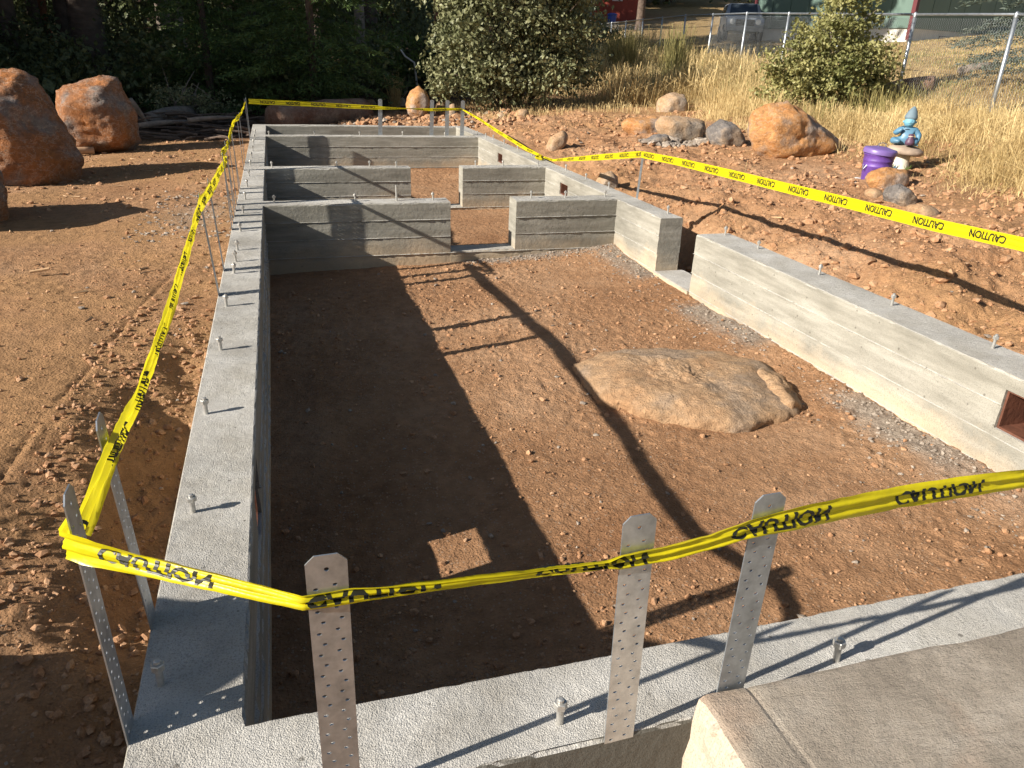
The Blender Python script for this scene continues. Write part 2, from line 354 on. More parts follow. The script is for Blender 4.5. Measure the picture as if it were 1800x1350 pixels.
# ------------------------------------------------------------------ terrain
ctrl = [(-.3, -.6, -.38), (-.3, 0, -.38), (-.32, 1, -.44), (-.32, 1.9, -.42), (-.3, 2.6, -.30), (-.3, 3.2, -.20), (-.3, 5, -.17), (-.3, 8, -.14), (-.3, 11, -.16),
        (-.62, 0, -.33), (-.66, .9, -.29), (-.66, 1.9, -.25), (-.8, 3, -.20), (-.9, 4.5, -.20), (-1, 6, -.22), (-1, 9, -.22), (-2, 8, -.26), (-2, 4, -.22), (-1.5, 2, -.24), (-1.5, 0, -.30), (-4, 3, -.20), (-4, 8, -.20),
        (-2, 12, -.27), (-5, 13, -.12), (-10, 10, 0), (-10, 0, 0), (-3, -3, -.3), (0, -1.2, -.5), (.5, -.5, -.46), (1.5, -2, -.5), (0, -4, -.4), (5, -3, -.3),
        (.4, 12.9, -.28), (1.5, 12.6, -.08), (2.9, 14.4, 0.0), (2.4, 12.6, -.05), (0, 16, -.12), (4.7, 14.2, .2), (0, 25, .35), (5, 22, .45), (-10, 25, .5), (-10, 60, 5), (10, 60, 5), (0, 40, 2.3), (-30, 30, 3), (-30, 0, 0),
        (3.4, 5, -.40), (3.4, 3, -.40), (3.4, 1, -.38), (3.4, 8, -.30), (3.4, 11, -.15), (3.83, 5.1, -.32), (3.83, 3, -.30), (4.3, 5.3, -.16), (4.28, 3.56, -.13), (4.25, 2.8, -.09), (4.4, 2.2, -.14), (4.3, .5, -.15), (5.2, 3.2, .02), (5.5, 4.8, .0),
        (3.9, 8, -.08), (3.7, 10.5, 0.0), (5.2, 7.0, .0), (6.9, 6, .1), (6.2, 7.15, .1), (6.26, 8.7, .1), (5.5, 10, .1), (4.5, 11.5, .08), (7.3, 12.5, .26), (8, 4, .27), (9, 6, .42), (8, 0, .3),
        (10.33, 8.25, .5), (10.7, 10.6, .47), (9.6, 9.5, .38), (11.5, 15.3, .72), (12.3, 20, 1.0), (13.06, 24.6, 1.28), (14.4, 32.6, 1.7), (9.5, 18, .7), (8, 22, .7), (7, 30, 1.0),
        (11.59, 10.08, .92), (10.9, 12.5, .75), (20.2, 21.2, 1.9), (18.4, 27.5, 1.9), (17, 26, 1.72), (18.7, 45.3, 3.0), (25, 12, 2.2), (30, 30, 3), (60, 60, 6), (40, 0, 3), (14, 14, 1.3), (-60, 80, 9), (40, 90, 9), (0, -30, 0), (40, -30, 1), (-40, -30, 0)]
C_ = np.array(ctrl); n_ = len(C_)
def _K(a, b): return np.sqrt(((a[:, None, :] - b[None, :, :]) ** 2).sum(-1) + .02)
_A = np.zeros((n_ + 1, n_ + 1)); _A[:n_, :n_] = _K(C_[:, :2], C_[:, :2]) + np.eye(n_) * -0.005
_A[:n_, n_] = 1; _A[n_, :n_] = 1
_W = np.linalg.solve(_A, np.concatenate([C_[:, 2], [0]]))
def base_h(x, y):
    x = np.asarray(x, float).ravel(); y = np.asarray(y, float).ravel(); out = np.full(len(x), _W[-1])
    for i in range(n_): out += _W[i] * np.sqrt((x - C_[i, 0]) ** 2 + (y - C_[i, 1]) ** 2 + .02)
    return out
def H(x, y, detail=True):
    shp = np.shape(x); x = np.asarray(x, float).ravel(); y = np.asarray(y, float).ravel()
    h = base_h(x, y)
    ins = (x > -.1) & (x < 3.1) & (y > -.1) & (y < 11.82)
    fl = np.where(y < 5.2, -.545 + .028 * x - .02 * sstep(3.2, 5, y) * (1 - x / 3), -.455)
    fl = fl + .02 * fbm2(x * 1.3, y * 1.3, 3, 5) + .035 * sstep(.35, 0, 3 - x) * (y < 5.2) * (.5 + .5 * vn2(y * 2.1, x, 6)) + .03 * sstep(.35, 0, 5.12 - y) * (y < 5.2) * sstep(1.2, 2.6, x)
    h = np.where(ins, fl, h)
    if detail:
        near = np.clip(14 / (np.hypot(x, y - 4) + 6), .3, 1)
        rough = .45 + .55 * sstep(-.1, .35, fbm2(x * .8, y * .8, 2, 31))
        berm = sstep(3.3, 3.9, x) * sstep(13, 9, x) + sstep(12, 12.6, y) * sstep(1.0, 2.0, x)
        left = (x < -.2)
        trench = sstep(-.75, -.45, x) * left * sstep(3.2, 2.4, y)
        h = h + (~ins) * (.028 * fbm2(x * 1.1, y * 1.1, 3, 40) + .012 * fbm2(x * 4, y * 4, 3, 50))
        amp = np.where(ins, .0085, .0042 + .016 * np.clip(berm, 0, 1) + .010 * trench)
        h = h + sstep(6.4, 5.2, x) * np.clip(berm, 0, 1) * (.11 * (.35 - np.abs(fbm2(x * 1.6 + 3, y * 1.6, 4, 45, .6))) + .07 * fbm2(x * 3.2, y * 3.2, 4, 46, .6)) + trench * .05 * fbm2(x * 5, y * 5, 3, 47)
        h = h - (x > 3.05) * .45 * sstep(3.95, 3.62, x) * sstep(3.3, 3.6, y) * sstep(5.4, 4.9, y)
        bil = np.abs(fbm2(x * 9, y * 9, 4, 60, .6)); bil2 = np.abs(fbm2(x * 30, y * 30, 3, 70, .6))
        h = h + amp * rough * ((.5 - bil) * 2.0 + (.5 - bil2) * .8)
        clod = np.maximum(0, vn2(x * 22, y * 22, 80) - .45); h = h + (.012 * clod + .008 * np.maximum(0, vn2(x * 45, y * 45, 81) - .4)) * np.where(ins, 1, .9) * rough * 1.5
        # eroded bank beside left wall
        h = h + np.where(left, -.10 * np.exp(-((x + .40 + .05 * vn2(y * 4, y * 0, 49)) / .13) ** 4 - ((y - 1.55) / .6) ** 4) - .05 * np.exp(-((x + .40) / .12) ** 2 - ((y - 2.6) / .25) ** 2), 0)
        # tyre grooves in the yard
        xt = x + .85 + .10 * np.sin(y * 1.1) - .05 * y
        h = h + np.where(left & (y > .8) & (y < 5.5), (-.008 * np.exp(-(xt / .012) ** 2) + .003 * np.exp(-((xt - .03) / .02) ** 2)) * sstep(-.5, .3, vn2(y * 3, x * 0, 48)), 0)
    return h.reshape(shp)
def hz(x, y): return float(H(np.array([x]), np.array([y]))[0])

def axis(segs):
    out = []
    for a, b, s in segs:
        k = max(1, int(round((b - a) / s))); out += list(a + (b - a) * np.arange(k) / k)
    out.append(segs[-1][1]); return np.array(out)
def grow(a, b, s0, g, rev=False):
    v = [a]; s = s0
    while v[-1] < b: v.append(v[-1] + s); s *= g
    return np.array(v)
xs = np.concatenate([-grow(2.2, 160, .03, 1.045)[::-1][:-1], axis([(-2.2, -.9, .018), (-.9, 0, .011), (0, 3.0, .0105), (3.0, 5.5, .017), (5.5, 9, .028)])[:-1], grow(9, 160, .035, 1.045)])
ys = np.concatenate([-grow(.4, 60, .03, 1.12)[::-1][:-1], axis([(-.4, 2.2, .011), (2.2, 5.2, .0145), (5.2, 9.5, .024), (9.5, 14, .03)])[:-1], grow(14, 220, .04, 1.04)])
GX, GY = np.meshgrid(xs, ys)
GZ = H(GX, GY)
nx, ny = len(xs), len(ys)
idx = np.arange(nx * ny).reshape(ny, nx)
Q = np.stack([idx[:-1, :-1], idx[:-1, 1:], idx[1:, 1:], idx[1:, :-1]], -1).reshape(-1, 4)
ground = mk('ground', np.stack([GX, GY, GZ], -1).reshape(-1, 3), Q, SOIL)
tag(ground, kind='structure')
print('ground quads', len(Q))
# cover attribute : R dry grass, G forest duff, B gravel
fx, fy = GX.ravel(), GY.ravel()
def fence_off(x, y):  # signed distance to the fence line, + beyond
    return (x - 10.33) * .9864 - (y - 8.25) * .1644
nz = fbm2(fx * .9, fy * .9, 4, 90)
dry = sstep(4.9, 6.6, fx - .12 * fy + .7 * nz + np.where(fy > 9, -1.2 + .0 * fy, 0) * -1 * 0) * sstep(.0, .3, (fx > 3.3))
dry = np.clip(sstep(-3.6, -1.8, fence_off(fx, fy) + nz * 1.2), 0, 1)
duff = sstep(13.6, 15.5, fy + nz * 1.5 + .0 * fx) * (1 - sstep(4.5, 7, fx - .18 * (fy - 14)))
duff = np.maximum(duff, sstep(11.6, 13.2, fy + nz) * sstep(.6, -.4, fx))
gv = (fx > 0) & (fx < 3.0) & (fy < 5.12) & (fy > 0)
gnz = fbm2(fx * 4, fy * 4, 3, 95)
grv = gv * np.maximum(sstep(.30, .08, 3.0 - fx + .12 * gnz) * sstep(-.25, .35, vn2(fy * 1.3, fx * 0, 97) + .25), sstep(.16, .02, 5.12 - fy + .1 * gnz) * sstep(1.2, 2, fx)) * .8
grv = np.maximum(grv, (fx < -.25) * np.exp(-((fx + .55) / .22) ** 2 - ((fy - 5.9) / .7) ** 2) * .45)
colr = np.stack([np.clip(dry, 0, 1) * .9, np.clip(duff, 0, 1), grv, np.clip(np.where(fx < -.1, .25 + .9 * sstep(-.3, .4, fbm2(fx * 1.5, fy * 1.5, 3, 93)), np.where(fx > 3.1, .9 * sstep(-.35, .5, fbm2(fx * .9, fy * .9, 3, 94)), 0)), 0, 1)], -1).astype(np.float32)
ca = ground.data.color_attributes.new('cover', 'FLOAT_COLOR', 'POINT'); ca.data.foreach_set('color', colr.ravel())

# ------------------------------------------------------------------ foundation
def uniq(a, lo, hi, step, extra=()):
    v = list(np.arange(lo, hi, step)) + [hi] + list(extra)
    v = sorted(set(round(float(t), 4) for t in v if lo - 1e-6 <= t <= hi + 1e-6)); out = [v[0]]
    ex = set(round(float(t), 4) for t in list(extra) + [lo, hi])
    for t in v[1:]:
        if t - out[-1] < step * .35:
            if t in ex and out[-1] not in ex: out[-1] = t
            elif t in ex: out.append(t)
        else: out.append(t)
    return np.array(out)
JO = (-.143, -.287, -.430)
ZL = sorted(set([-.8, -.7, -.62, -.56, -.5, -.46, -.38, -.34, -.25, -.20, -.10, -.06, -.03, -.012, 0] + [round(j + d, 4) for j in JO for d in (-.008, -.003, 0, .003, .008)]))
def wall(name, x0, x1, y0, y1, parent, step=.02, holes=(), zmax=0.0, label=None, mat=None, noedge=()):
    longx = (x1 - x0) > (y1 - y0)
    ths = [0, .006, .02, .06, .1]
    def thin(a, b): return np.array(sorted(set([round(a + t, 4) for t in ths] + [round(b - t, 4) for t in ths])))
    hx = [h[0] for h in holes] + [h[1] for h in holes]; hy = [h[2] for h in holes] + [h[3] for h in holes]; hzv = [h[4] for h in holes] + [h[5] for h in holes]
    X = uniq(0, x0, x1, step, [v for v in hx if x0 < v < x1]) if longx else thin(x0, x1)
    Y = thin(y0, y1) if longx else uniq(0, y0, y1, step, [v for v in hy if y0 < v < y1])
    Z = np.array(sorted(set([z for z in ZL if z < zmax - .004] + [zmax] + [v for v in hzv if v < zmax])))
    cx, cy, cz = (X[1:] + X[:-1]) / 2, (Y[1:] + Y[:-1]) / 2, (Z[1:] + Z[:-1]) / 2
    occ = np.ones((len(cx), len(cy), len(cz)), bool)
    for h in holes:
        occ &= ~((cx[:, None, None] > h[0]) & (cx[:, None, None] < h[1]) & (cy[None, :, None] > h[2]) & (cy[None, :, None] < h[3]) & (cz[None, None, :] > h[4]) & (cz[None, None, :] < h[5]))
    nX, nY, nZ = len(X), len(Y), len(Z)
    vid = lambda i, j, k: (i * nY + j) * nZ + k
    fs = []
    P = np.pad(occ, 1)
    for ax in range(3):
        A = np.moveaxis(P, ax, 0); d = A[1:].astype(int) - A[:-1].astype(int)   # boundary between c and c+1
        for sgn in (1, -1):
            b = np.argwhere(d == sgn)
            if len(b) == 0: continue
            i = b[:, 0]; o1 = b[:, 1] - 1; o2 = b[:, 2] - 1
            if ax == 0: q = [vid(i, o1, o2), vid(i, o1 + 1, o2), vid(i, o1 + 1, o2 + 1), vid(i, o1, o2 + 1)]
            elif ax == 1: q = [vid(o1, i, o2), vid(o1, i, o2 + 1), vid(o1 + 1, i, o2 + 1), vid(o1 + 1, i, o2)]
            else: q = [vid(o1, o2, i), vid(o1 + 1, o2, i), vid(o1 + 1, o2 + 1, i), vid(o1, o2 + 1, i)]
            q = np.stack(q, -1)
            fs.append(q if sgn == -1 else q[:, ::-1])
    Fq = np.concatenate(fs); used, inv = np.unique(Fq, return_inverse=True); Fq = inv.reshape(-1, 4)
    i = used // (nY * nZ); j = (used // nZ) % nY; k = used % nZ
    V = np.stack([X[i], Y[j], Z[k]], -1)
    x, y, z = V[:, 0].copy(), V[:, 1].copy(), V[:, 2].copy()
    along = x if longx else y; t = y if longx else x; t0, t1 = (y0, y1) if longx else (x0, x1)
    sgn = np.where(np.abs(t - t0) < 1e-4, -1.0, np.where(np.abs(t - t1) < 1e-4, 1.0, 0.0))
    off = np.zeros(len(V))
    # each board course stands slightly in or out, with torn mortar fins at the joints
    course = np.digitize(z, [-.43, -.287, -.143]); off += .0016 * np.sin(course * 2.4 + sgn + x0) + .0012 * fbm2(along * 1.6, z * 5, 3, 110)
    for q, jz in enumerate(JO):
        dz = z - jz; rag = .22 + np.maximum(0, fbm2(along * 26, sgn * 3 + q, 3, 120 + q) + .40); lng = .5 + .5 * vn2(along * 1.5, q + sgn * 5, 130)
        off += np.where(np.abs(dz) < .0015, 0.0095 * rag * (.3 + lng), 0) + np.where((dz < -.002) & (dz > -.009), -.0035, 0)
    top = np.abs(z - zmax) < 1e-4; edge = top & (sgn != 0)
    chip = np.maximum(0, fbm2(along * 24, sgn * 7 + .5, 4, 140) - .05)
    off += np.where(edge, -.016 * chip - .003, 0)
    for (sd_, a_, b_) in noedge:
        mk_ = (sgn == sd_) & (along > a_ - .01) & (along < b_ + .01); off = np.where(mk_, 0, off); edge = edge & ~mk_
    if longx: V[:, 1] += off * sgn
    else: V[:, 0] += off * sgn
    V[:, 2] += np.where(top, .0022 * fbm2(x * 14, y * 14, 4, 150) + .003 * vn2(x * 1.5, y * 1.5, 151) - .002, 0) + np.where(edge, -.008 * chip - .002, 0)
    o = mk(name, V, Fq, mat or CONC, parent, smooth=False)
    if label: o['label'] = label
    return o
FD = empty('foundation', (0, 0, -.5), 'grey board-formed concrete foundation of stem walls around red dirt floor', 'foundation')
FD.location = (0, 0, 0)
LV = (.82, 1.085, -.235, -.03)
wl_ = wall('stem_wall', -.203, 0, -.2, 11.92, FD, .02, [(-.3, .1) + LV], noedge=[(1, -.2, 0), (1, 5.12, 5.335), (1, 7.1, 7.29), (1, 10.2, 10.4), (1, 11.72, 11.92)], label='long left wall with row of straps along its outer edge')
wf_ = wall('stem_wall', 0, 3.27, -.2, 0, FD, .014, noedge=[(1, 3.0, 3.27)], mat=CONC_DK, label='front wall nearest the camera, pale gritty top')
wr_ = wall('stem_wall', 3.0, 3.27, 0, 3.7, FD, .02, [(2.9, 3.4, .76, 1.06, -.25, -.07)], label='sunlit right wall segment before the doorway gap')
wall('stem_wall', 3.0, 3.2, 4.27, 11.92, FD, .025, [(2.9, 3.4, 6.37, 6.61, -.21, -.09), (2.9, 3.4, 8.88, 9.11, -.21, -.09)], label='far right wall segment with two vent openings')
for (ya, yb, xa, xb) in ((5.12, 5.335, 1.49, 2.065), (7.10, 7.29, 1.482, 2.05)):
    wall('cross_wall', 0, xa, ya, yb, FD, .02); wall('cross_wall', xb, 3.0, ya, yb, FD, .02)
    wall('door_sill', xa, xb, ya, yb, FD, .03, zmax=-.418)
wall('cross_wall', 0, 3.0, 10.2, 10.4, FD, .03)
wall('stem_wall', 0, 3.0, 11.72, 11.92, FD, .03, label='far end wall')
wall('door_sill', 2.985, 3.25, 3.703, 4.267, FD, .02, zmax=-.425)
# low footing ledge seen along the right wall
def vent_frame(x0, x1, y0, y1, z0, z1, t=.011, proud=-.012):
    b = MB(); a, c = x0 - proud, x1 + proud
    b.box(a, c, y0 + .001, y1 - .001, z0 + .001, z0 + t); b.box(a, c, y0 + .001, y1 - .001, z1 - t, z1 - .001)
    b.box(a, c, y0 + .001, y0 + t, z0 + t, z1 - t); b.box(a, c, y1 - t, y1 - .001, z0 + t, z1 - t)
    return b.build('vent_frame', WOODR, FD)
vent_frame(-.203, 0, .82, 1.085, -.235, -.03, .007); vent_frame(3.0, 3.27, .76, 1.06, -.25, -.07); vent_frame(3, 3.2, 6.37, 6.61, -.21, -.09); vent_frame(3, 3.2, 8.88, 9.11, -.21, -.09)
boxo('vent_board', 3.2, 3.225, .78, 1.045, -.235, -.085, WOODR, FD)

# anchor bolts
def bolt_mesh():
    b = MB(); b.lathe([(.0068, -.03), (.0068, .037), (.0068, .037)], 12)
    b.lathe([(.0, .036), (.0125, .036), (.0128, .048), (.0118, .0495), (.0, .0495)], 6)
    b.lathe([(.0, .0497), (.0066, .0497), (.0066, .056), (.004, .0575), (0, .0575)], 10)
    return b
proto = bolt_mesh().build('anchor_bolt', BOLTM, FD)
bpx = [(340, 899), (363, 727), (388, 614), (398, 537), (283, 1203), (406, 480), (413, 459), (415, 439), (420, 406), (428, 375), (431.5, 350), (433, 328), (435.7, 309), (439, 291), (441, 277), (444, 265), (445, 254), (446, 244.5), (448, 235),
       (482, 355), (625, 354), (760, 350), (927, 344), (990, 345), (1060, 344), (478, 293), (592, 293), (649, 292), (696, 292), (831, 289), (879, 289), (939, 288), (473, 235), (552, 236), (631, 237), (705, 237), (778, 237),
       (828, 236.5), (854, 241), (867, 245), (886, 253), (910, 264), (935, 274), (995, 299), (1031, 314), (1076, 331), (1177, 375), (1337, 437), (1275, 413), (1446, 482), (1580, 535), (1760, 609), (984, 1268), (1470, 1158)]
for i, p in enumerate(bpx):
    q = onz(p, 0.0)
    if q[1] > 5.05 and q[1] < 5.5 and 0 < q[0] < 3: q[1] = 5.235
    elif 6.9 < q[1] < 7.5 and 0 < q[0] < 3: q[1] = 7.2
    elif 9.9 < q[1] < 10.7 and 0 < q[0] < 2.95: q[1] = 10.3
    elif q[0] > 2.7 and q[1] > 0: q[0] = min(max(q[0], 3.07), 3.15 if q[1] > 4 else 3.2)
    elif q[0] < 0 and q[1] > 3: q[0] = -.14
    o = proto if i == 0 else proto.copy()
    if i: link(o, FD)
    o.location = (q[0], q[1], 0.0); o.rotation_euler = (random.uniform(-.04, .04), random.uniform(-.05, .05), random.uniform(0, 3)); o.scale = (1.05, 1.05, random.uniform(.95, 1.15))
b = MB(); b.tube([(0, 0, -.02), (0, 0, .125)], .0085, 10); q = onz((697, 352), 0)
st = b.build('threaded_rod', BOLTM, FD); st.location = (q[0], 5.235, 0)

# ------------------------------------------------------------------ perforated straps
def strap_mesh(Lz=.50, z0=-.016, w=.0585):
    """flat steel strap with real nail holes; local x = width, z = up, y = thickness"""
    rows = []; z = z0; pitch = .0205
    top = Lz; n = int((top - .03 - z0) / pitch); zs = [z0 + i * pitch for i in range(n + 1)]
    bm = bmesh.new(); th = .0013
    hw = w / 2
    def cell(xa, xb, za, zb, hx, hzz, r, key):
        out = [(xa, za), ((xa + xb) / 2, za), (xb, za), (xb, (za + zb) / 2), (xb, zb), ((xa + xb) / 2, zb), (xa, zb), (xa, (za + zb) / 2)]
        ang = [math.atan2(p[1] - hzz, p[0] - hx) for p in out]
        inn = [(hx + r * 1.25 * math.cos(a), hzz + r * .95 * math.sin(a)) for a in ang]
        return out, inn
    vd = {}
    def vert(p, side):
        k = (round(p[0], 5), round(p[1], 5), side)
        if k not in vd: vd[k] = bm.verts.new((p[0], side * th, p[1]))
        return vd[k]
    for i in range(n):
        za, zb = zs[i], zs[i + 1]; sh = .0035 if i % 2 else -.0035
        for s in (-1, 1):
            xa, xb = (-hw, 0) if s < 0 else (0, hw)
            hx = s * .0135 + sh; hzz = (za + zb) / 2 + (.0025 if s > 0 else -.0025)
            out, inn = cell(xa, xb, za, zb, hx, hzz, .0029, 0)
            for k in range(8):
                k2 = (k + 1) % 8
                bm.faces.new([vert(out[k], 1), vert(inn[k], 1), vert(inn[k2], 1), vert(out[k2], 1)])
                bm.faces.new([vert(out[k], -1), vert(out[k2], -1), vert(inn[k2], -1), vert(inn[k], -1)])
                bm.faces.new([vert(inn[k], 1), vert(inn[k], -1), vert(inn[k2], -1), vert(inn[k2], 1)])
        for s in (-1, 1):
            for (pa, pb) in (((s * hw, za), (s * hw, (za + zb) / 2)), ((s * hw, (za + zb) / 2), (s * hw, zb))):
                f = [vert(pa, 1), vert(pb, 1), vert(pb, -1), vert(pa, -1)]
                bm.faces.new(f if s < 0 else f[::-1])
    # head with one larger hole and clipped corners
    za = zs[-1]; c = .013; zt = top
    out = [(-hw, za), (-hw / 2, za), (0, za), (hw / 2, za), (hw, za), (hw, zt - c), (hw - c, zt), (0, zt), (-hw + c, zt), (-hw, zt - c)]
    hc = (0, (za + zt) / 2 - .002); inn = []
    for p in out:
        a = math.atan2(p[1] - hc[1], p[0] - hc[0]); inn.append((hc[0] + .0038 * math.cos(a), hc[1] + .0036 * math.sin(a)))
    for k in range(10):
        k2 = (k + 1) % 10
        bm.faces.new([vert(out[k], 1), vert(inn[k], 1), vert(inn[k2], 1), vert(out[k2], 1)])
        bm.faces.new([vert(out[k], -1), vert(out[k2], -1), vert(inn[k2], -1), vert(inn[k], -1)])
        bm.faces.new([vert(inn[k], 1), vert(inn[k], -1), vert(inn[k2], -1), vert(inn[k2], 1)])
        if k >= 4: bm.faces.new([vert(out[k], 1), vert(out[k2], 1), vert(out[k2], -1), vert(out[k], -1)])
    me = bpy.data.meshes.new('hold_down_strap'); bmesh.ops.recalc_face_normals(bm, faces=bm.faces[:]); bm.to_mesh(me); bm.free(); me.materials.append(GALV)
    return me
SM = strap_mesh()
def strap(base, top, wdir, label, group, bend=0):
    o = bpy.data.objects.new('hold_down_strap', SM); link(o); tag(o, label, 'strap', group)
    b = Vector(base); t = Vector(top); zz = (t - b).normalized(); w_ = Vector(wdir); w_ = (w_ - zz * w_.dot(zz)).normalized(); yy = zz.cross(w_)
    M_ = Matrix.Identity(4)
    for i in range(3): M_[i][0] = w_[i]; M_[i][1] = yy[i]; M_[i][2] = zz[i]; M_[i][3] = b[i]
    o.matrix_world = M_; s = (t - b).length / .5; o.scale = (1, 1, s)
    return o
GL, GF, GB, GR = 'straps along the left wall', 'straps along the front wall', 'straps at the far wall', 'straps on the right wall'
def topz(p, z=.5): return tuple(onz(p, z))
strap((-.198, .032, 0), topz((117, 860), .515), (0, 1, 0), 'perforated steel strap at near left corner, its foot beside the shaded bolt', GL)
strap((-.198, .335, 0), topz((172, 732), .52), (0, 1, 0), 'perforated steel strap second from near end of left wall, tape behind its head', GL)
ordw = ['third', 'fourth', 'fifth', 'sixth', 'seventh', 'eighth', 'ninth', 'tenth', 'eleventh', 'twelfth', 'thirteenth', 'fourteenth', 'fifteenth', 'sixteenth']
ly = [(2.771, (349, 340)), (3.244, (365, 314)), (4.288, None), (4.493, None), (4.734, None), (4.951, None), (5.192, None), (5.706, None), (5.919, None), (7.03, None), (7.541, None), (9.729, None), (9.90, None), (10.02, None)]
for i, (y, tp) in enumerate(ly):
    top = topz(tp) if tp else (-.200 - .02 * random.random(), y + random.uniform(-.006, .006), .5)
    strap((-.196, y, 0), top, (0, 1, 0), 'thin steel strap seen edge-on, %s from near end of left wall' % ordw[i], GL)
strap((.163, -.202, 0), topz((572, 975), .505), (1, 0, 0), 'large perforated steel strap leftmost on the front wall, foot cut by picture edge', GF)
strap((.667, -.199, 0), topz((1126, 905), .49), (1, 0, 0), 'perforated steel strap in middle of front wall, right of the upright bolt', GF)
strap((.900, -.190, 0), topz((1357, 868), .50), (1, 0, 0), 'perforated steel strap at corner of the tan slab, black letters over its head', GF)
strap((3.1, -.19, 0), (3.1, -.19, .5), (1, 0, 0), 'perforated steel strap outside the frame at right end of front wall', GF)
for x, w_ in ((1.585, 'leftmost, apart from the other three'), (2.335, 'second from left, right of the upright orange rock'), (2.565, 'third from left, second from the right corner'), (2.795, 'rightmost, where the tape turns')):
    strap((x, 10.395, 0), (x + .015, 10.395, .49), (1, 0, 0), 'grey steel strap on far cross wall, ' + w_, GB)
strap((3.195, 5.13, 0), (3.20, 5.10, .40), (.15, 1, 0), 'lone steel strap on right wall beyond the doorway gap', GR)
strap((3.26, .0, 0), (3.26, .0, .5), (0, 1, 0), 'lone steel strap outside the frame on near right wall', GR)

# ------------------------------------------------------------------ caution tape
def mat_tape():
    M, n, l, P = newmat('yellow_tape'); p = geo_pos(n)
    P.inputs['Base Color'].default_value = (.74, .64, .012, 1); P.inputs['Roughness'].default_value = .33; P.inputs['Specular IOR Level'].default_value = .5
    no = N(n, 'ShaderNodeTexNoise', Scale=60.0, Detail=2.0); l.new(p, no.inputs['Vector']); l.new(bumpn(n, l, no.outputs[0], .001), P.inputs['Normal'])
    t = n.new('ShaderNodeBsdfTranslucent'); t.inputs[0].default_value = (.84, .76, .02, 1)
    mx = n.new('ShaderNodeMixShader'); mx.inputs[0].default_value = .38; l.new(P.outputs[0], mx.inputs[1]); l.new(t.outputs[0], mx.inputs[2]); l.new(mx.outputs[0], n['Material Output'].inputs[0])
    return M
TAPE = mat_tape(); INK = simple('black_ink', (.012, .013, .008), rough=.5, var=.2)
def word_mesh():
    cu = bpy.data.curves.new('w', 'FONT'); cu.body = 'CAUTION'; cu.size = 1.0; cu.resolution_u = 3
    cu.offset = .028
    o = bpy.data.objects.new('w', cu); COL.objects.link(o); bpy.context.view_layer.update()
    me = bpy.data.meshes.new_from_object(o.evaluated_get(bpy.context.evaluated_depsgraph_get()))
    bpy.data.objects.remove(o); bpy.data.curves.remove(cu)
    bm = bmesh.new(); bm.from_mesh(me); bpy.data.meshes.remove(me)
    xs_ = [v.co.x for v in bm.verts]; ys_ = [v.co.y for v in bm.verts]; x0, x1, y0, y1 = min(xs_), max(xs_), min(ys_), max(ys_)
    for v in bm.verts: v.co.x = (v.co.x - x0) / (x1 - x0); v.co.y = (v.co.y - y0) / (y1 - y0); v.co.z = 0
    for a in np.linspace(.04, .96, 24): bmesh.ops.bisect_plane(bm, geom=bm.verts[:] + bm.edges[:] + bm.faces[:], plane_co=(a, 0, 0), plane_no=(1, 0, 0))
    for a in np.linspace(.1, .9, 9): bmesh.ops.bisect_plane(bm, geom=bm.verts[:] + bm.edges[:] + bm.faces[:], plane_co=(0, a, 0), plane_no=(0, 1, 0))
    bmesh.ops.triangulate(bm, faces=bm.faces[:]); bm.verts.ensure_lookup_table(); bm.verts.index_update()
    V = np.array([v.co[:2] for v in bm.verts]); T = np.array([[v.index for v in f.verts] for f in bm.faces]); bm.free()
    return V, T
WV, WT = word_mesh()
tape = empty('caution_tape', (0, 0, .42), 'yellow caution tape with black lettering strung strap to strap round the foundation', 'caution tape'); tape.location = (0, 0, 0)
def fy(b, t, z): return b[1] + (t[1] - b[1]) * z / t[2] - .0065
T1, T2, T3 = topz((572, 975), .505), topz((1126, 905), .49), topz((1357, 868), .50)
F1, F2, F3 = fy((0, -.202), T1, .43), fy((0, -.199), T2, .408), fy((0, -.190), T3, .44)
print('strap fronts', F1, F2, F3)
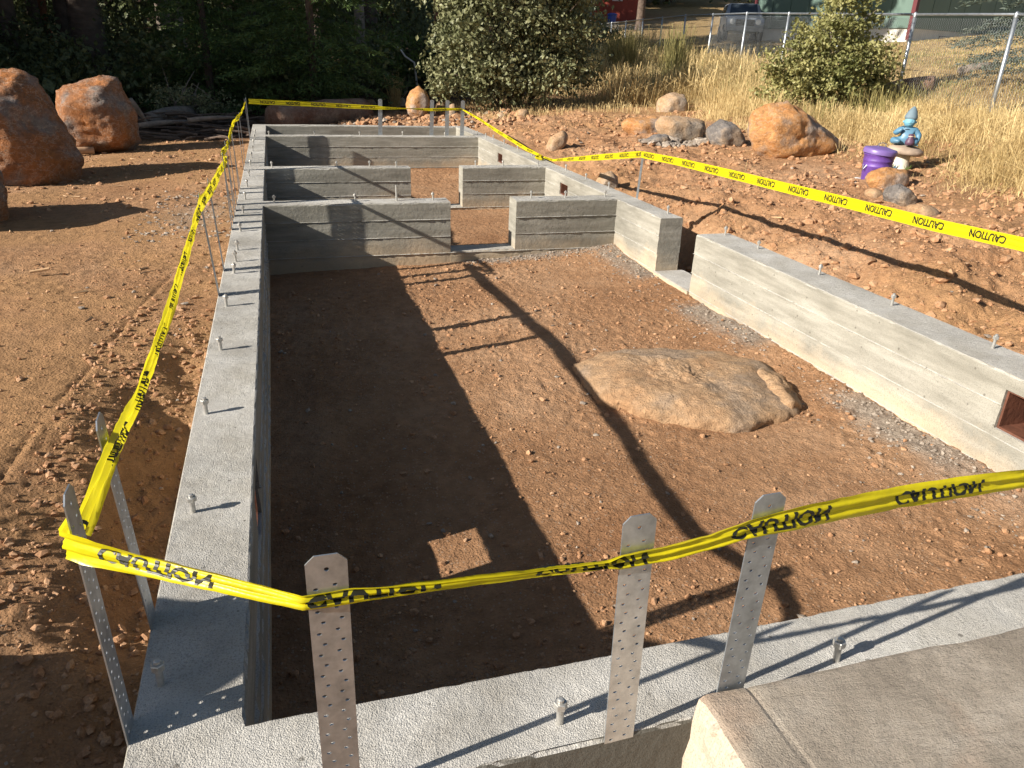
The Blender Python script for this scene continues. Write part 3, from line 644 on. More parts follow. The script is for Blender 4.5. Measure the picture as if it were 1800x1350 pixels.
def ribbon(keys, fold=.006, phase=0.0, flat=False, wob=0.0, seed=1):
    """keys: (point, half width, roll). Width direction is vertical rolled about the path."""
    P = [np.array(k[0], float) for k in keys]; cum = [0]
    for a, b_ in zip(P[:-1], P[1:]): cum.append(cum[-1] + np.linalg.norm(b_ - a))
    cum = np.array(cum); Ltot = cum[-1]; PP = np.array(P); HW = np.array([k[1] for k in keys]); RL = np.array([k[2] for k in keys])
    def at(u):
        u = np.clip(u, 0, Ltot); return np.stack([np.interp(u, cum, PP[:, i]) for i in range(3)], -1)
    def surf(u, v):      # v in -1..1
        u = np.asarray(u, float); v = np.asarray(v, float)
        e = .02; c = at(u) if flat else (at(u - e) + at(u + e) + at(u)) / 3; t = at(u + e) - at(u - e); t /= np.linalg.norm(t, axis=-1, keepdims=True) + 1e-9
        up = np.zeros_like(t); up[..., 2] = 1; s = np.cross(t, up); s /= np.linalg.norm(s, axis=-1, keepdims=True) + 1e-9; up = np.cross(s, t)
        hw = np.interp(u, cum, HW); rl = np.interp(u, cum, RL) + wob * fbm2(u * 9, u * 0 + seed, 3, 200)
        wd = up * np.cos(rl)[..., None] + s * np.sin(rl)[..., None]; nd = s * np.cos(rl)[..., None] - up * np.sin(rl)[..., None]
        k = np.clip(1.25 - hw / .038, .15, 1)          # narrower = more folded
        z = fold * k * (np.sin(v * 7.0 + 3 * vn2(u * 2.5, u * 0, seed)) + .6 * np.sin(v * 15 + u * 6 + seed)) + .0015 * vn2(u * 40, v * 3, seed + 3)
        return c + wd * (v * hw)[..., None] + nd * z[..., None], nd
    nu = max(6, int(Ltot / .018)); U = np.unique(np.concatenate([np.linspace(0, Ltot, nu), cum])); Vv = np.linspace(-1, 1, 15)
    UU, VV = np.meshgrid(U, Vv, indexing='ij'); Pt, _ = surf(UU, VV)
    ii = np.arange(len(U) * 15).reshape(len(U), 15); Qs = np.stack([ii[:-1, :-1], ii[1:, :-1], ii[1:, 1:], ii[:-1, 1:]], -1).reshape(-1, 4)
    o = mk('tape_run', Pt.reshape(-1, 3), Qs, TAPE, tape)
    # lettering on both faces, letters' tops towards the lower edge
    vs = []; ts = []; u0 = -phase; wl2, pitch = .195, .345
    while u0 < Ltot:
        uu = u0 + WV[:, 0] * wl2; vv = .62 - WV[:, 1] * 1.22
        keep = (uu > .001) & (uu < Ltot - .001); kt = keep[WT].all(1)
        if kt.any():
            c, nd = surf(uu, vv); mk('lettering', np.concatenate([c + nd * .0011, c - nd * .0011]), np.concatenate([WT[kt], WT[kt] + len(c)]), INK, o, smooth=False)
        u0 += pitch
    return o
hwf = .034
# left wall: far corner -> near, then round the near-left strap, then along the front wall
LX = -.205
lk = [((431, 180), .012), ((429, 186), .014), ((424, 198), .012), ((418, 208), .022), ((411, 213), .012), ((407, 226), .018), ((405, 236), .020), ((403, 248), .012), ((398, 259), .018), ((391, 267), .020), ((391, 274), .016), ((398, 281), .018), ((392, 292), .03)]
def LP(px, x=LX): return onx(px, x)
keys = []
for p, h in lk: keys.append((LP(p), h, random.uniform(-.5, .5)))
keys += [(LP((371, 331)), .030, .1), (LP((352, 362)), .031, .0), (LP((330, 435)), .029, .1), (LP((290, 570)), .027, .05), (LP((243, 705)), .025, -.05), (LP((194, 803), -.190), .025, 0), (LP((162, 880), -.200), .026, .1), (LP((137, 940), -.219), .027, 0)]
ribbon(keys, .007, .05, wob=.12, seed=3)
ribbon([((-.219, .055, .432), .026, 0), ((-.219, .0, .440), .026, 0), ((-.192, -.022, .440), .026, 0), ((.128, F1, .430), .013, 0), ((.20, F1, .430), .0135, 0),
        ((.32, F1, .425), .0065, .3), ((.46, (F1 + F2) / 2, .417), .0065, .3), ((.60, F2, .408), .009, .1), ((.625, F2, .408), .015, 0), ((.70, F2, .409), .016, 0), ((.78, (F2 + F3) / 2, .420), .018, .1), ((.855, F3, .437), .020, 0), ((.94, F3, .443), .026, 0),
        ((1.18, -.202, .443), .024, .0), ((1.46, -.205, .446), .023, .05), ((2.2, -.21, .44), .03, 0), ((3.1, -.20, .45), .034, 0)], .0045, .22, flat=True, seed=5)
# right wall run: off-frame strap -> strap beyond the gap -> knot on the wall -> far corner
def RP(px, x=3.19): return onx(px, x)
ribbon([((3.25, 0, .47), .035, 0), (RP((1800, 430)), .029, .02), (RP((1650, 397)), .030, 0), (RP((1500, 359)), .031, .03), (RP((1320, 315)), .031, 0), (RP((1200, 286)), .030, 0), (RP((1131, 272)), .028, 0), (RP((1126, 271)), .024, 0)], .004, .30, seed=8)
ribbon([(RP((1126, 271)), .028, 0), (RP((1060, 276)), .030, .1), (RP((1000, 280)), .022, .2), (RP((972, 282)), .014, .6), ((3.16, 7.66, .035), .012, 1.2)], .006, .1, wob=.3, seed=9)
ribbon([((3.17, 7.72, .03), .014, 1.3), ((3.13, 7.78, .03), .02, .5), ((3.08, 7.72, .02), .012, 1.0), ((3.14, 7.6, .012), .02, 1.5)], .01, .1, wob=.8, seed=10)
e1 = ony((813, 192), 10.385)
ribbon([((3.15, 7.70, .04), .014, .7), (onx((925, 262), 3.10), .020, .3), (onx((870, 228), 3.00), .020, .2), (ony((840, 208), 9.9), .014, .2), (e1, .010, 0)], .005, .1, wob=.2, seed=11)
ribbon([(e1, .014, 0), (ony((787, 192), 10.38), .020, 0), (ony((757, 193), 10.38), .022, .1), (ony((720, 191), 10.38), .005, .4), (ony((675, 190), 10.38), .018, .1), (ony((664, 189), 10.38), .026, 0), (ony((600, 186), 10.37), .03, 0), (ony((520, 182), 10.3), .032, 0), (ony((436, 178), 10.12), .032, 0)], .004, .1, wob=.05, seed=12)

# ------------------------------------------------------------------ boulders
def boulder(name, pts, mat, label, cat='boulder', group=None, sub=5, amp=.048, fs=2.4, soft=.0, seed=0, crack=.0):
    bm = bmesh.new()
    P = [Vector(p) for p in pts]; c = sum(P, Vector()) / len(P)
    for p in P: bm.verts.new(p - c)
    bmesh.ops.convex_hull(bm, input=bm.verts[:])
    bv = BVHTree.FromBMesh(bm); bm.free()
    ic = bmesh.new(); bmesh.ops.create_icosphere(ic, subdivisions=sub, radius=1); V = np.array([v.co[:] for v in ic.verts]); T = np.array([[v.index for v in f.verts] for f in ic.faces]); ic.free()
    Rr = np.zeros(len(V))
    for i, d in enumerate(V):
        h = bv.ray_cast(Vector((0, 0, 0)), Vector(d)); Rr[i] = h[3] if h[3] else .1
    size = float(Rr.mean())
    # soften corners a little: neighbour averaging
    E_ = np.concatenate([T[:, [0, 1]], T[:, [1, 2]], T[:, [2, 0]]]); cnt = np.bincount(E_[:, 0], minlength=len(V))
    for _ in range(int(6 * soft) + 1):
        s = np.bincount(E_[:, 0], weights=Rr[E_[:, 1]], minlength=len(V)) / cnt; Rr = Rr * .6 + s * .4
    W_ = V * Rr[:, None]; q = W_ / size * fs
    n1 = fbm3(q[:, 0] * .7 + seed, q[:, 1] * .7, q[:, 2] * .7, 3, seed + 1); rd = 1 - 2 * np.abs(fbm3(q[:, 0] * 1.6, q[:, 1] * 1.6 + seed, q[:, 2] * 1.6, 5, seed + 2, .6)); fi = fbm3(q[:, 0] * 6, q[:, 1] * 6, q[:, 2] * 6 + seed, 4, seed + 3, .6)
    stepn = np.floor(fbm3(q[:, 0] + 9, q[:, 1], q[:, 2] * 1.8, 2, seed + 5) * 5) / 5
    Rr = Rr + size * amp * (1.2 * n1 + .9 * (rd - .5) + .5 * fi + 1.8 * stepn)
    W_ = V * Rr[:, None]
    o = mk(name, W_, T, mat, smooth=True); o.location = c
    tag(o, label, cat, group); return o
def sil(pxs, Y, tf, tb, k=.6, drop=0.0, sh=(0, 0)):
    """real boulder from an outline at distance Y: full mid-section, narrower front and back"""
    A = [ony(p, Y) for p in pxs]; c = sum(A) / len(A); out = []
    for a in A:
        out.append(tuple(a)); d = (a - c)
        out.append(tuple(c + d * k + np.array([sh[0], -tf, sh[1]]))); out.append(tuple(c + d * k + np.array([0, tb, 0])))
    return out
def gpt(px, off=0.0):
    d = ray(px); lo = 1.5
    for t in np.arange(1.5, 60, .03):
        q = CAM + d / np.linalg.norm(d) * t
        if q[2] < float(base_h(q[0], q[1])[0]) + off: return q
    return q
def silg(pxs, thick, k=.62, sh=(0, 0)):
    """rock of the outline pxs standing on the ground below its lowest point"""
    lp = max(pxs, key=lambda p: p[1]); g = gpt((sum(p[0] for p in pxs) / len(pxs), lp[1]))
    return sil(pxs + [(p[0], p[1] + 8) for p in pxs if p[1] > lp[1] - 8], float(g[1]) + thick * .5, thick, thick * 1.2, k, sh=sh)
boulder('boulder', sil([(-60, 180), (-25, 135), (0, 122), (38, 121), (62, 140), (92, 190), (110, 235), (140, 270), (147, 310), (125, 352), (-40, 360), (-80, 300)], 8.2, .55, .7, .55, sh=(-.15, -.1)), ROCK_DK, 'largest orange and grey boulder at left edge of the yard, in front of another', seed=3, amp=.05, fs=2.6)
boulder('boulder', sil([(93, 160), (110, 148), (150, 141), (178, 133), (205, 134), (222, 165), (238, 205), (250, 248), (240, 268), (200, 280), (120, 285), (100, 240)], 10.6, .5, .6, .6), ROCK_DK, 'rust orange boulder with flat top behind the largest one, before the dark trees', seed=9, amp=.05, fs=2.6)
boulder('boulder', sil([(-190, 310), (-150, 250), (-90, 235), (-40, 265), (0, 312), (11, 350), (12, 392), (-10, 430), (-160, 440), (-200, 400)], 5.9, .5, .5, .6), ROCK_DK, 'brown boulder cut by left picture edge, only a rounded sliver showing', seed=14, amp=.05, fs=2.6)
boulder('boulder', [(-1.4, -.05, .82), (-1.5, -.12, .84), (-1.2, .02, .70), (-1.12, .45, .25), (-1.2, -.30, .35), (-1.05, .62, -.3), (-1.05, -.1, .3), (-1.1, -.6, -.3), (-2.1, .4, .2), (-2.2, -.7, .2), (-2.2, .6, -.4), (-2.3, -1, -.4)], ROCK_DK, 'tall brown boulder added outside the frame to cast shade on the near left corner', seed=21, amp=.02)  # unseen shadow caster, added and shaped for the shade across the near left corner
boulder('boulder', sil([(1318, 235), (1322, 195), (1345, 180), (1385, 177), (1410, 192), (1440, 215), (1475, 243), (1482, 268), (1455, 285), (1400, 293), (1345, 284), (1325, 265)], 7.3, .28, .4, .62, sh=(-.05, 0)), ROCK_OR, 'largest orange boulder on right slope with a grey lower face, below the leafy bush', seed=31, amp=.05, fs=2.0)
boulder('rock', silg([(1243, 240), (1247, 222), (1265, 210), (1285, 211), (1300, 225), (1310, 246), (1300, 258), (1250, 257)], .2), ROCK_GY, 'rounded dark grey rock just left of the largest right-hand orange boulder', 'rock', seed=36, sub=4)
boulder('rock', silg([(1090, 215), (1105, 206), (1150, 203), (1180, 208), (1182, 225), (1150, 240), (1115, 238), (1095, 228)], .25), ROCK_OR, 'flat orange rock at left end of the row on the right slope', 'rock', seed=37, sub=4)
boulder('rock', silg([(1150, 215), (1160, 203), (1200, 203), (1240, 212), (1243, 232), (1225, 248), (1180, 245), (1155, 236)], .2), ROCK_TAN, 'orange and grey slab rock between the flat orange one and dark grey one', 'rock', seed=38, sub=4)
boulder('rock', silg([(1154, 196), (1158, 174), (1178, 162), (1203, 166), (1208, 185), (1200, 198)], .25), ROCK_TAN, 'tan rock half hidden in dry grass above the orange row', 'rock', seed=39, sub=4)
boulder('rock', silg([(1133, 247), (1150, 236), (1172, 235), (1180, 246), (1168, 256), (1145, 256)], .12), ROCK_GY, 'small dark-sided rock lying in front of the orange row', 'rock', seed=40, sub=4)
boulder('rock', silg([(960, 262), (968, 240), (990, 228), (1000, 235), (996, 256), (975, 266)], .14, sh=(-.03, 0)), ROCK_SOILY, 'pointed dirt-coloured rock with dark side on berm left of the tape strap', 'rock', seed=41, sub=4)
boulder('rock', silg([(905, 203), (912, 192), (928, 190), (930, 200), (918, 209)], .12), ROCK_SOILY, 'small tan rock with shaded right side below the leafy tree', 'rock', seed=42, sub=3)
boulder('rock', silg([(872, 200), (880, 196), (892, 203), (888, 210), (876, 209)], .1), ROCK_TAN, 'small flat tan rock below the leafy tree, leftmost of two', 'rock', seed=43, sub=3)
boulder('rock', silg([(715, 200), (714, 172), (722, 158), (736, 152), (750, 160), (756, 180), (752, 200), (738, 210)], .25), ROCK_OR, 'upright orange rock standing behind far wall between the straps', 'rock', seed=44, sub=4)
boulder('rock', silg([(695, 190), (697, 174), (712, 170), (716, 192)], .15), ROCK_TAN, 'low tan rock touching left side of the upright orange rock', 'rock', seed=45, sub=3)
boulder('rock', silg([(786, 205), (788, 184), (800, 180), (803, 198), (798, 210)], .1), ROCK_TAN, 'narrow tan rock behind the two rightmost far straps', 'rock', seed=46, sub=3)
boulder('rock', silg([(764, 195), (768, 178), (782, 172), (788, 190), (780, 202)], .1), ROCK_SOILY, 'reddish rock behind the far straps, right of the upright rock', 'rock', seed=47, sub=3)
boulder('rock', silg([(592, 205), (596, 190), (615, 187), (640, 190), (645, 200), (622, 208)], .15), ROCK_TAN, 'tan rock on the rubble behind far wall, under the tape', 'rock', seed=48, sub=3)
boulder('rock', silg([(610, 184), (618, 177), (628, 180), (630, 188), (615, 190)], .1), simple('white_rock', (.55, .56, .58), .8, bump=.01, bscale=20), 'small white rock on the rubble behind far wall', 'rock', seed=49, sub=3)
boulder('rock', silg([(628, 186), (640, 175), (658, 174), (664, 188), (645, 194)], .15), ROCK_SOILY, 'reddish rock left of the lone far strap, beside the white rock', 'rock', seed=50, sub=3)
boulder('rock', silg([(1046, 322), (1056, 303), (1075, 300), (1087, 312), (1084, 332), (1060, 338)], .1), ROCK_TAN, 'pale tan rock set in the bank just outside the right wall', 'rock', seed=51, sub=4)
boulder('rock', silg([(1522, 320), (1530, 300), (1560, 294), (1595, 298), (1598, 320), (1575, 333), (1535, 333)], .12), ROCK_OR, 'smooth orange rock in front of the purple can', 'rock', seed=52, sub=4)
boulder('rock', silg([(1562, 345), (1570, 325), (1585, 323), (1606, 340), (1600, 360), (1570, 362)], .12), ROCK_GY, 'grey rock lying below the smooth orange rock', 'rock', seed=53, sub=4)
boulder('rock', silg([(1522, 340), (1530, 330), (1548, 333), (1548, 348), (1530, 350)], .08), ROCK_SOILY, 'small reddish rock left of the grey one below the can', 'rock', seed=54, sub=3)
boulder('rock', silg([(1598, 372), (1612, 358), (1640, 362), (1648, 378), (1620, 388)], .12), ROCK_SOILY, 'brown rock in the bank below the can, partly behind the tape', 'rock', seed=55, sub=3)
# flush rock in the floor of the first bay
rp = [onz(p, -.45) for p in [(1005, 640), (1060, 617), (1150, 612), (1230, 613), (1345, 632), (1412, 718), (1320, 748), (1230, 742), (1130, 722), (1050, 692)]]
rt = [onz(p, -.395) for p in [(1080, 628), (1240, 628), (1300, 645), (1330, 690), (1225, 705), (1120, 680)]]
boulder('boulder', [tuple(p) for p in rp] + [tuple(p) for p in rt] + [(p[0], p[1], -.75) for p in rp], ROCK_SOILY, 'flat dirt-stained boulder half buried in floor of the nearest bay', seed=61, amp=.034, sub=6, soft=.2, fs=3.6)
rp = [onz(p, -.46) for p in [(1316, 668), (1340, 640), (1375, 660), (1412, 712), (1385, 722), (1345, 712)]]; rt = [onz(p, -.40) for p in [(1335, 650), (1365, 665), (1395, 705)]]
boulder('rock', [tuple(p) for p in rp + rt] + [(p[0], p[1], -.7) for p in rp], ROCK_SOILY, 'low rough ridge of rock at right end of the half buried boulder', 'rock', seed=62, amp=.05, sub=5, soft=.1, fs=3.6)

# small stones: one mesh each kind
def stones(name, P, size, mat, label, cat='stones', flat=.7, seed=1):
    rg = np.random.default_rng(seed)
    bm = bmesh.new(); bmesh.ops.create_icosphere(bm, subdivisions=1, radius=1); BV = np.array([v.co[:] for v in bm.verts]); BT = np.array([[v.index for v in f.verts] for f in bm.faces]); bm.free()
    n = len(P); V = np.repeat(BV[None], n, 0) * (1 + rg.uniform(-.42, .38, (n, len(BV), 1)))
    sc = np.stack([rg.uniform(.7, 1.3, n), rg.uniform(.7, 1.3, n), rg.uniform(.5, 1.0, n) * flat], -1); V *= sc[:, None, :]
    a = rg.uniform(0, 6.28, n); t = rg.uniform(-.4, .4, n)
    ct, st_ = np.cos(t)[:, None], np.sin(t)[:, None]; y = V[..., 1] * ct - V[..., 2] * st_; z = V[..., 1] * st_ + V[..., 2] * ct
    ca_, sa_ = np.cos(a)[:, None], np.sin(a)[:, None]; x = V[..., 0] * ca_ - y * sa_; y = V[..., 0] * sa_ + y * ca_
    V = np.stack([x, y, z], -1) * np.asarray(size)[:, None, None] + np.asarray(P)[:, None, :]
    T = (BT[None] + (np.arange(n) * len(BV))[:, None, None]).reshape(-1, 3)
    o = mk(name, V.reshape(-1, 3), T, mat, smooth=False); tag(o, label, cat, kind='stuff'); return o
def scatter(n, x0, x1, y0, y1, seed, pw=2.5, smin=.003, smax=.02, mask=None):
    rg = np.random.default_rng(seed); x = rg.uniform(x0, x1, n); y = rg.uniform(y0, y1, n)
    if mask is not None: k = mask(x, y, rg); x, y = x[k], y[k]
    s = smin + (smax - smin) * rg.random(len(x)) ** pw; z = H(x, y) + s * .25
    return np.stack([x, y, z], -1), s
def cat_(*ps): return np.concatenate([p[0] for p in ps]), np.concatenate([p[1] for p in ps])
pA = scatter(5200, .02, 2.98, .02, 5.1, 1, 5.0, .0028, .016, lambda x, y, r: r.random(len(x)) < .25 + .75 * sstep(-.2, .4, fbm2(x * 2, y * 2, 2, 300)))
pB = scatter(2000, -2.6, -.22, -.2, 6, 2, 4.5, .004, .022, lambda x, y, r: r.random(len(x)) < .2 + .8 * sstep(-.9, -.4, x))
pC = scatter(9000, 3.7, 8.5, .5, 12, 3, 6.0, .006, .045, lambda x, y, r: fence_off(x, y) < -1.5)
pD = scatter(1800, .9, 4.5, 11.95, 14.0, 4, 3.5, .012, .075)
pE = scatter(1400, -5, -.3, 6, 12, 5, 3.5, .008, .035)
pF = scatter(3200, -.8, -.21, -.2, 3.2, 16, 4.5, .0025, .017)
pG = scatter(15000, .02, 2.98, .02, 5.1, 17, 3.0, .0018, .0075, lambda x, y, r: r.random(len(x)) < .12 + .88 * sstep(-.15, .35, fbm2(x * 2.3, y * 2.3, 3, 301)))
pH = scatter(6000, 3.75, 5.5, .8, 6.5, 18, 3.5, .003, .016)
pI = scatter(2500, -2.2, -.5, 0, 4.5, 19, 4.0, .002, .011)
P_, s_ = cat_(pA, pB, pC, pD, pE, pF, pG, pH, pI)
stones('soil_clods', P_, s_, CLOD, 'loose reddish soil clods and pebbles strewn over the dirt', 'soil clods', flat=.95, seed=6)
gA = scatter(3800, 2.55, 2.995, .1, 5.1, 7, 3.5, .0035, .013, lambda x, y, r: r.random(len(x)) < (.08 + .9 * sstep(.34, .03, 3 - x + .12 * fbm2(x * 4, y * 4, 3, 95)) * sstep(-.45, .25, vn2(y * 1.3, x * 0, 97) + .2)))
gB = scatter(1400, 1.6, 3.0, 4.85, 5.115, 8, 3.5, .0035, .013, lambda x, y, r: r.random(len(x)) < sstep(.25, .02, 5.12 - y) * .9)
gC = scatter(450, 0.02, 2.9, .02, 5.0, 9, 5, .003, .018)
gD = scatter(420, -1.0, -.22, 4.8, 7.0, 10, 3, .005, .02)
ge_ = gpt((1190, 252)); gE = scatter(420, ge_[0] - .6, ge_[0] + .6, ge_[1] - .4, ge_[1] + .5, 11, 1.6, .018, .085, lambda x, y, r: np.hypot((x - ge_[0]) / .55, (y - ge_[1]) / .38) < 1.0)
gF = scatter(160, -2.5, -.25, 0, 6, 12, 5, .004, .02); gG = scatter(160, 4, 8, 1, 10, 13, 5, .006, .03); gH = scatter(160, .8, 4.2, 12, 13.8, 14, 3, .02, .08)
P_, s_ = cat_(gA, gB, gC, gD, gE, gF, gG, gH)
stones('gravel', P_, s_, GRAVEL, 'grey gravel spilled along the wall bases and among the rocks', 'gravel', seed=15)

# ------------------------------------------------------------------ foreground slab
def slab():
    X = axis([(.83, 1.9, .007), (1.9, 4.2, .03)]); Y = axis([(-2.6, -.9, .05), (-.9, -.205, .007)]); GXs, GYs = np.meshgrid(X, Y)
    wob = .010 * fbm2(GXs * 5, GYs * 0, 3, 400)
    z = .055 + .004 * fbm2(GXs * 1.4, GYs * 1.4, 3, 401) + .0014 * fbm2(GXs * 12, GYs * 12, 4, 402)
    er = np.exp((GYs + .205) / .006) ; ex = np.exp(-(GXs - .83) / .006) * (1 + np.maximum(0, fbm2(GYs * 30, GXs * 3, 3, 406)) * 1.6)
    z = z - .004 * er - .006 * ex
    line = np.abs(GXs - .93 + .01 * (GYs + .2)); z = z - .004 * np.exp(-(line / .0035) ** 2)
    nx_, ny_ = len(X), len(Y); V = np.stack([GXs, GYs, z], -1)
    V[-1, :, 1] += wob[-1] ; V[:, 0, 0] += .012 * fbm2(Y * 7, Y * 0, 3, 403)
    ii = np.arange(nx_ * ny_).reshape(ny_, nx_); Q1 = np.stack([ii[:-1, :-1], ii[:-1, 1:], ii[1:, 1:], ii[1:, :-1]], -1).reshape(-1, 4)
    VV = [V.reshape(-1, 3)]; QQ = [Q1]; o = nx_ * ny_
    for edge, nrm in ((V[:, 0], (-1, 0)), (V[-1, :], (0, 1)), (V[:, -1], (1, 0)), (V[0, :], (0, -1))):
        lev = np.array([0, .012, .03, .06, .1, .15, .22, .3, .4, .6]); rows = []
        for j, d in enumerate(lev):
            e = edge.copy(); e[:, 2] -= d; am = 0 if j == 0 else (.018 * fbm2((e[:, 0] + e[:, 1]) * 16, e[:, 2] * 16, 5, 410, .7) + .004 + .05 * d * (1 if nrm[0] else 0))
            if nrm == (0, 1): am = 0
            e[:, 0] += nrm[0] * am; e[:, 1] += nrm[1] * am; rows.append(e)
        m_ = len(edge); VV.append(np.concatenate(rows)); jj = o + np.arange(m_ * len(lev)).reshape(len(lev), m_); o += m_ * len(lev)
        q = np.stack([jj[:-1, :-1], jj[:-1, 1:], jj[1:, 1:], jj[1:, :-1]], -1).reshape(-1, 4); QQ.append(q)
    s = mk('concrete_slab', np.concatenate(VV), np.concatenate(QQ), SLABM, smooth=False)
    bm = bmesh.new(); bm.from_mesh(s.data); bmesh.ops.remove_doubles(bm, verts=bm.verts[:], dist=.0002); bmesh.ops.recalc_face_normals(bm, faces=bm.faces[:]); bm.to_mesh(s.data); bm.free()
    return tag(s, 'tan weathered concrete slab at lower right corner against the front wall', 'slab')
slab()
print('stage 1 done')
#STAGE2
# ------------------------------------------------------------------ foliage helpers
def leaves_vf(C, size, rg, asp=1.0, up=0.0, dirs=None):
    """rhombus leaves at centres C"""
    n = len(C); nrm = rg.normal(size=(n, 3)); nrm[:, 2] += up; nrm /= np.linalg.norm(nrm, axis=1, keepdims=True)
    a = rg.normal(size=(n, 3)) if dirs is None else dirs + rg.normal(size=(n, 3)) * .25
    a -= nrm * (a * nrm).sum(1, keepdims=True); a /= np.linalg.norm(a, axis=1, keepdims=True) + 1e-9; b_ = np.cross(nrm, a)
    s = (np.asarray(size) * rg.uniform(.6, 1.35, n))[:, None]
    V = np.stack([C - a * s, C + b_ * s * .55 * asp - a * s * .1 + nrm * s * .12, C + a * s, C - b_ * s * .55 * asp - a * s * .1 + nrm * s * .12], 1).reshape(-1, 3)
    return V, np.arange(n * 4).reshape(n, 4)
def clumpy(blobs, rg, cr=.16, per=40, shell=.45):
    out = []
    for (c, r, k) in blobs:
        d = rg.normal(size=(k, 3)); d /= np.linalg.norm(d, axis=1, keepdims=True)
        rad = (shell + (1 - shell) * rg.random((k, 1)) ** .6); cc = np.array(c) + d * rad * np.array(r) * (1 + .22 * rg.normal(size=(k, 1)))
        q = rg.normal(size=(k, per, 3)) * cr * .5 * rg.uniform(.6, 1.4, (k, 1, 1)); q[..., 2] *= .7
        out.append((cc[:, None] + q).reshape(-1, 3))
    return np.concatenate(out)
L_OAK = mat_leaf('dusty_olive_leaves', (.085, .098, .040), (.30, .30, .155), .18, 1.5)
L_BUSH = mat_leaf('yellow_green_leaves', (.13, .145, .045), (.40, .37, .15), .25, 1.8)
L_DARK = mat_leaf('dark_shrub_leaves', (.05, .07, .028), (.165, .185, .075), .25, .8)
L_FIR = mat_leaf('fir_needles', (.055, .095, .028), (.14, .21, .06), .3, 1.2)
L_SPR = mat_leaf('blue_green_needles', (.075, .105, .085), (.15, .175, .13), .15, 2.0)
L_GRN = mat_leaf('fresh_green_leaves', (.08, .14, .03), (.17, .23, .055), .35, 1.5)
STRAW = mat_leaf('dry_straw', (.36, .25, .10), (.82, .65, .34), .25, 1.1, .2, .7)
STRAW2 = mat_leaf('olive_straw', (.16, .16, .06), (.36, .30, .12), .25, 1.1, .2, .7)

def trunk_mesh(h=12, r0=.2, r1=.06, seed=0, n=12, k=22):
    rg = np.random.default_rng(seed); P = []; rr = []
    for i in range(k):
        t = i / (k - 1); P.append((.12 * math.sin(t * 3 + seed) * t, .12 * math.cos(t * 2.3 + seed) * t, h * t - .3)); rr.append((r0 * (1 - t) + r1 * t) * (1 + .35 * math.exp(-t * h * 2.5)))
    V, Q_, T_ = tube(P, rr, n); V = np.array(V); c = V[:, :2]; V[:, 0] += r0 * .12 * fbm3(V[:, 0] * 9, V[:, 1] * 9, V[:, 2] * 1.5, 3, seed); V[:, 1] += r0 * .12 * fbm3(V[:, 0] * 9 + 5, V[:, 1] * 9, V[:, 2] * 1.5, 3, seed)
    return V, [np.array(Q_), np.array(T_)]
def limbs(segs, n=6):
    b = MB()
    for P, r in segs: b.tube(P, r, n)
    return b
# pine prototype: bare trunk, high crown (its crown is above the picture, its shade is in it)
rg = np.random.default_rng(5)
def pine_parts(low, hi, rad, nlv, seed):
    rg = np.random.default_rng(seed); bl = []
    for i in range(26):
        z = low + (hi - low) * (i + .5) / 26; r = rad * (1 - .75 * (z - low) / (hi - low)) + .3
        for k in range(3):
            a = rg.uniform(0, 6.28); bl.append(((math.cos(a) * r * .55, math.sin(a) * r * .55, z), (r * .6, r * .6, .35), int(nlv / 78 / 16)))
    return leaves_vf(clumpy(bl, rg, .5, 16, .1), .16, rg, 1.1)
PT = trunk_mesh(13, .19, .05, 2); PTm = None
def first_mesh(name, VF, mat):
    o = mk(name, VF[0], VF[1], mat); me = o.data; bpy.data.objects.remove(o); return me
MT = {'d': first_mesh('trunk', PT, BARK), 'p': first_mesh('trunk', trunk_mesh(13, .19, .05, 8), BARKP), 'r': first_mesh('trunk', trunk_mesh(13, .19, .05, 15), BARKR)}
MC_hi = first_mesh('crown', pine_parts(4.6, 13.5, 2.2, 9000, 1), L_DARK)
MC_lo = first_mesh('crown', pine_parts(.7, 13.0, 3.0, 11000, 2), L_DARK)
MC_sp = first_mesh('crown', pine_parts(8.5, 13.0, 1.5, 3500, 4), L_DARK)
MC_sm = first_mesh('crown', pine_parts(.3, 5.4, 1.9, 15000, 3), L_DARK)
def pine(x, y, tr, crown, label, s=1.0, r=1.0, group='trees of the dark wood behind', cat='tree', lean=(0, 0)):
    z = float(base_h(x, y)[0]); e = empty('pine_tree', (x, y, z), label, cat, group); e.rotation_euler = (lean[0], lean[1], random.uniform(0, 6)) if lean == (0, 0) else (lean[0], lean[1], 0)
    t = bpy.data.objects.new('trunk', MT[tr]); link(t, e); t.scale = (r, r, s)
    c = bpy.data.objects.new('crown', crown); link(c, e); c.scale = (s, s, s); return e
tl = [(12, 18.5, 'd', 1.1, 'dark trunk at far left edge of the wood'), (62, 21, 'd', .8, 'reddish dark trunk behind the largest boulder, left one of a pair'), (76, 22, 'r', .8, 'reddish dark trunk behind the largest boulder, right one of a pair'),
      (112, 19, 'd', 1.0, 'leaning dark trunk behind the flat-topped boulder'), (152, 18, 'd', 1.9, 'thickest dark trunk in the wood above the flat-topped boulder'), (172, 23, 'p', .8, 'thin pale-sided trunk right of the thickest one'),
      (289, 22, 'p', 1.0, 'pale lit trunk in upper left of the wood, left of two'), (314, 21, 'p', .8, 'slender pale lit trunk in the wood, right of two'), (633, 20, 'p', .75, 'slim pale trunk in the centre of the wood'), (649, 23, 'd', 1.35, 'thick grey-dark trunk touching the slim pale one'),
      (767, 20, 'r', .5, 'thin red-brown stem left of the leafy tree'), (773, 20.3, 'r', .5, 'thin red-brown stem nearest the leafy tree'), (500, 26, 'p', .7, 'distant pale stem behind the fir'), (560, 28, 'd', 1.0, 'distant dark stem right of the fir'), (1010, 30, 'd', .9, 'dark trunk left of the red house'), (1125, 38, 'd', 1.1, 'dark trunk right of the red house')]
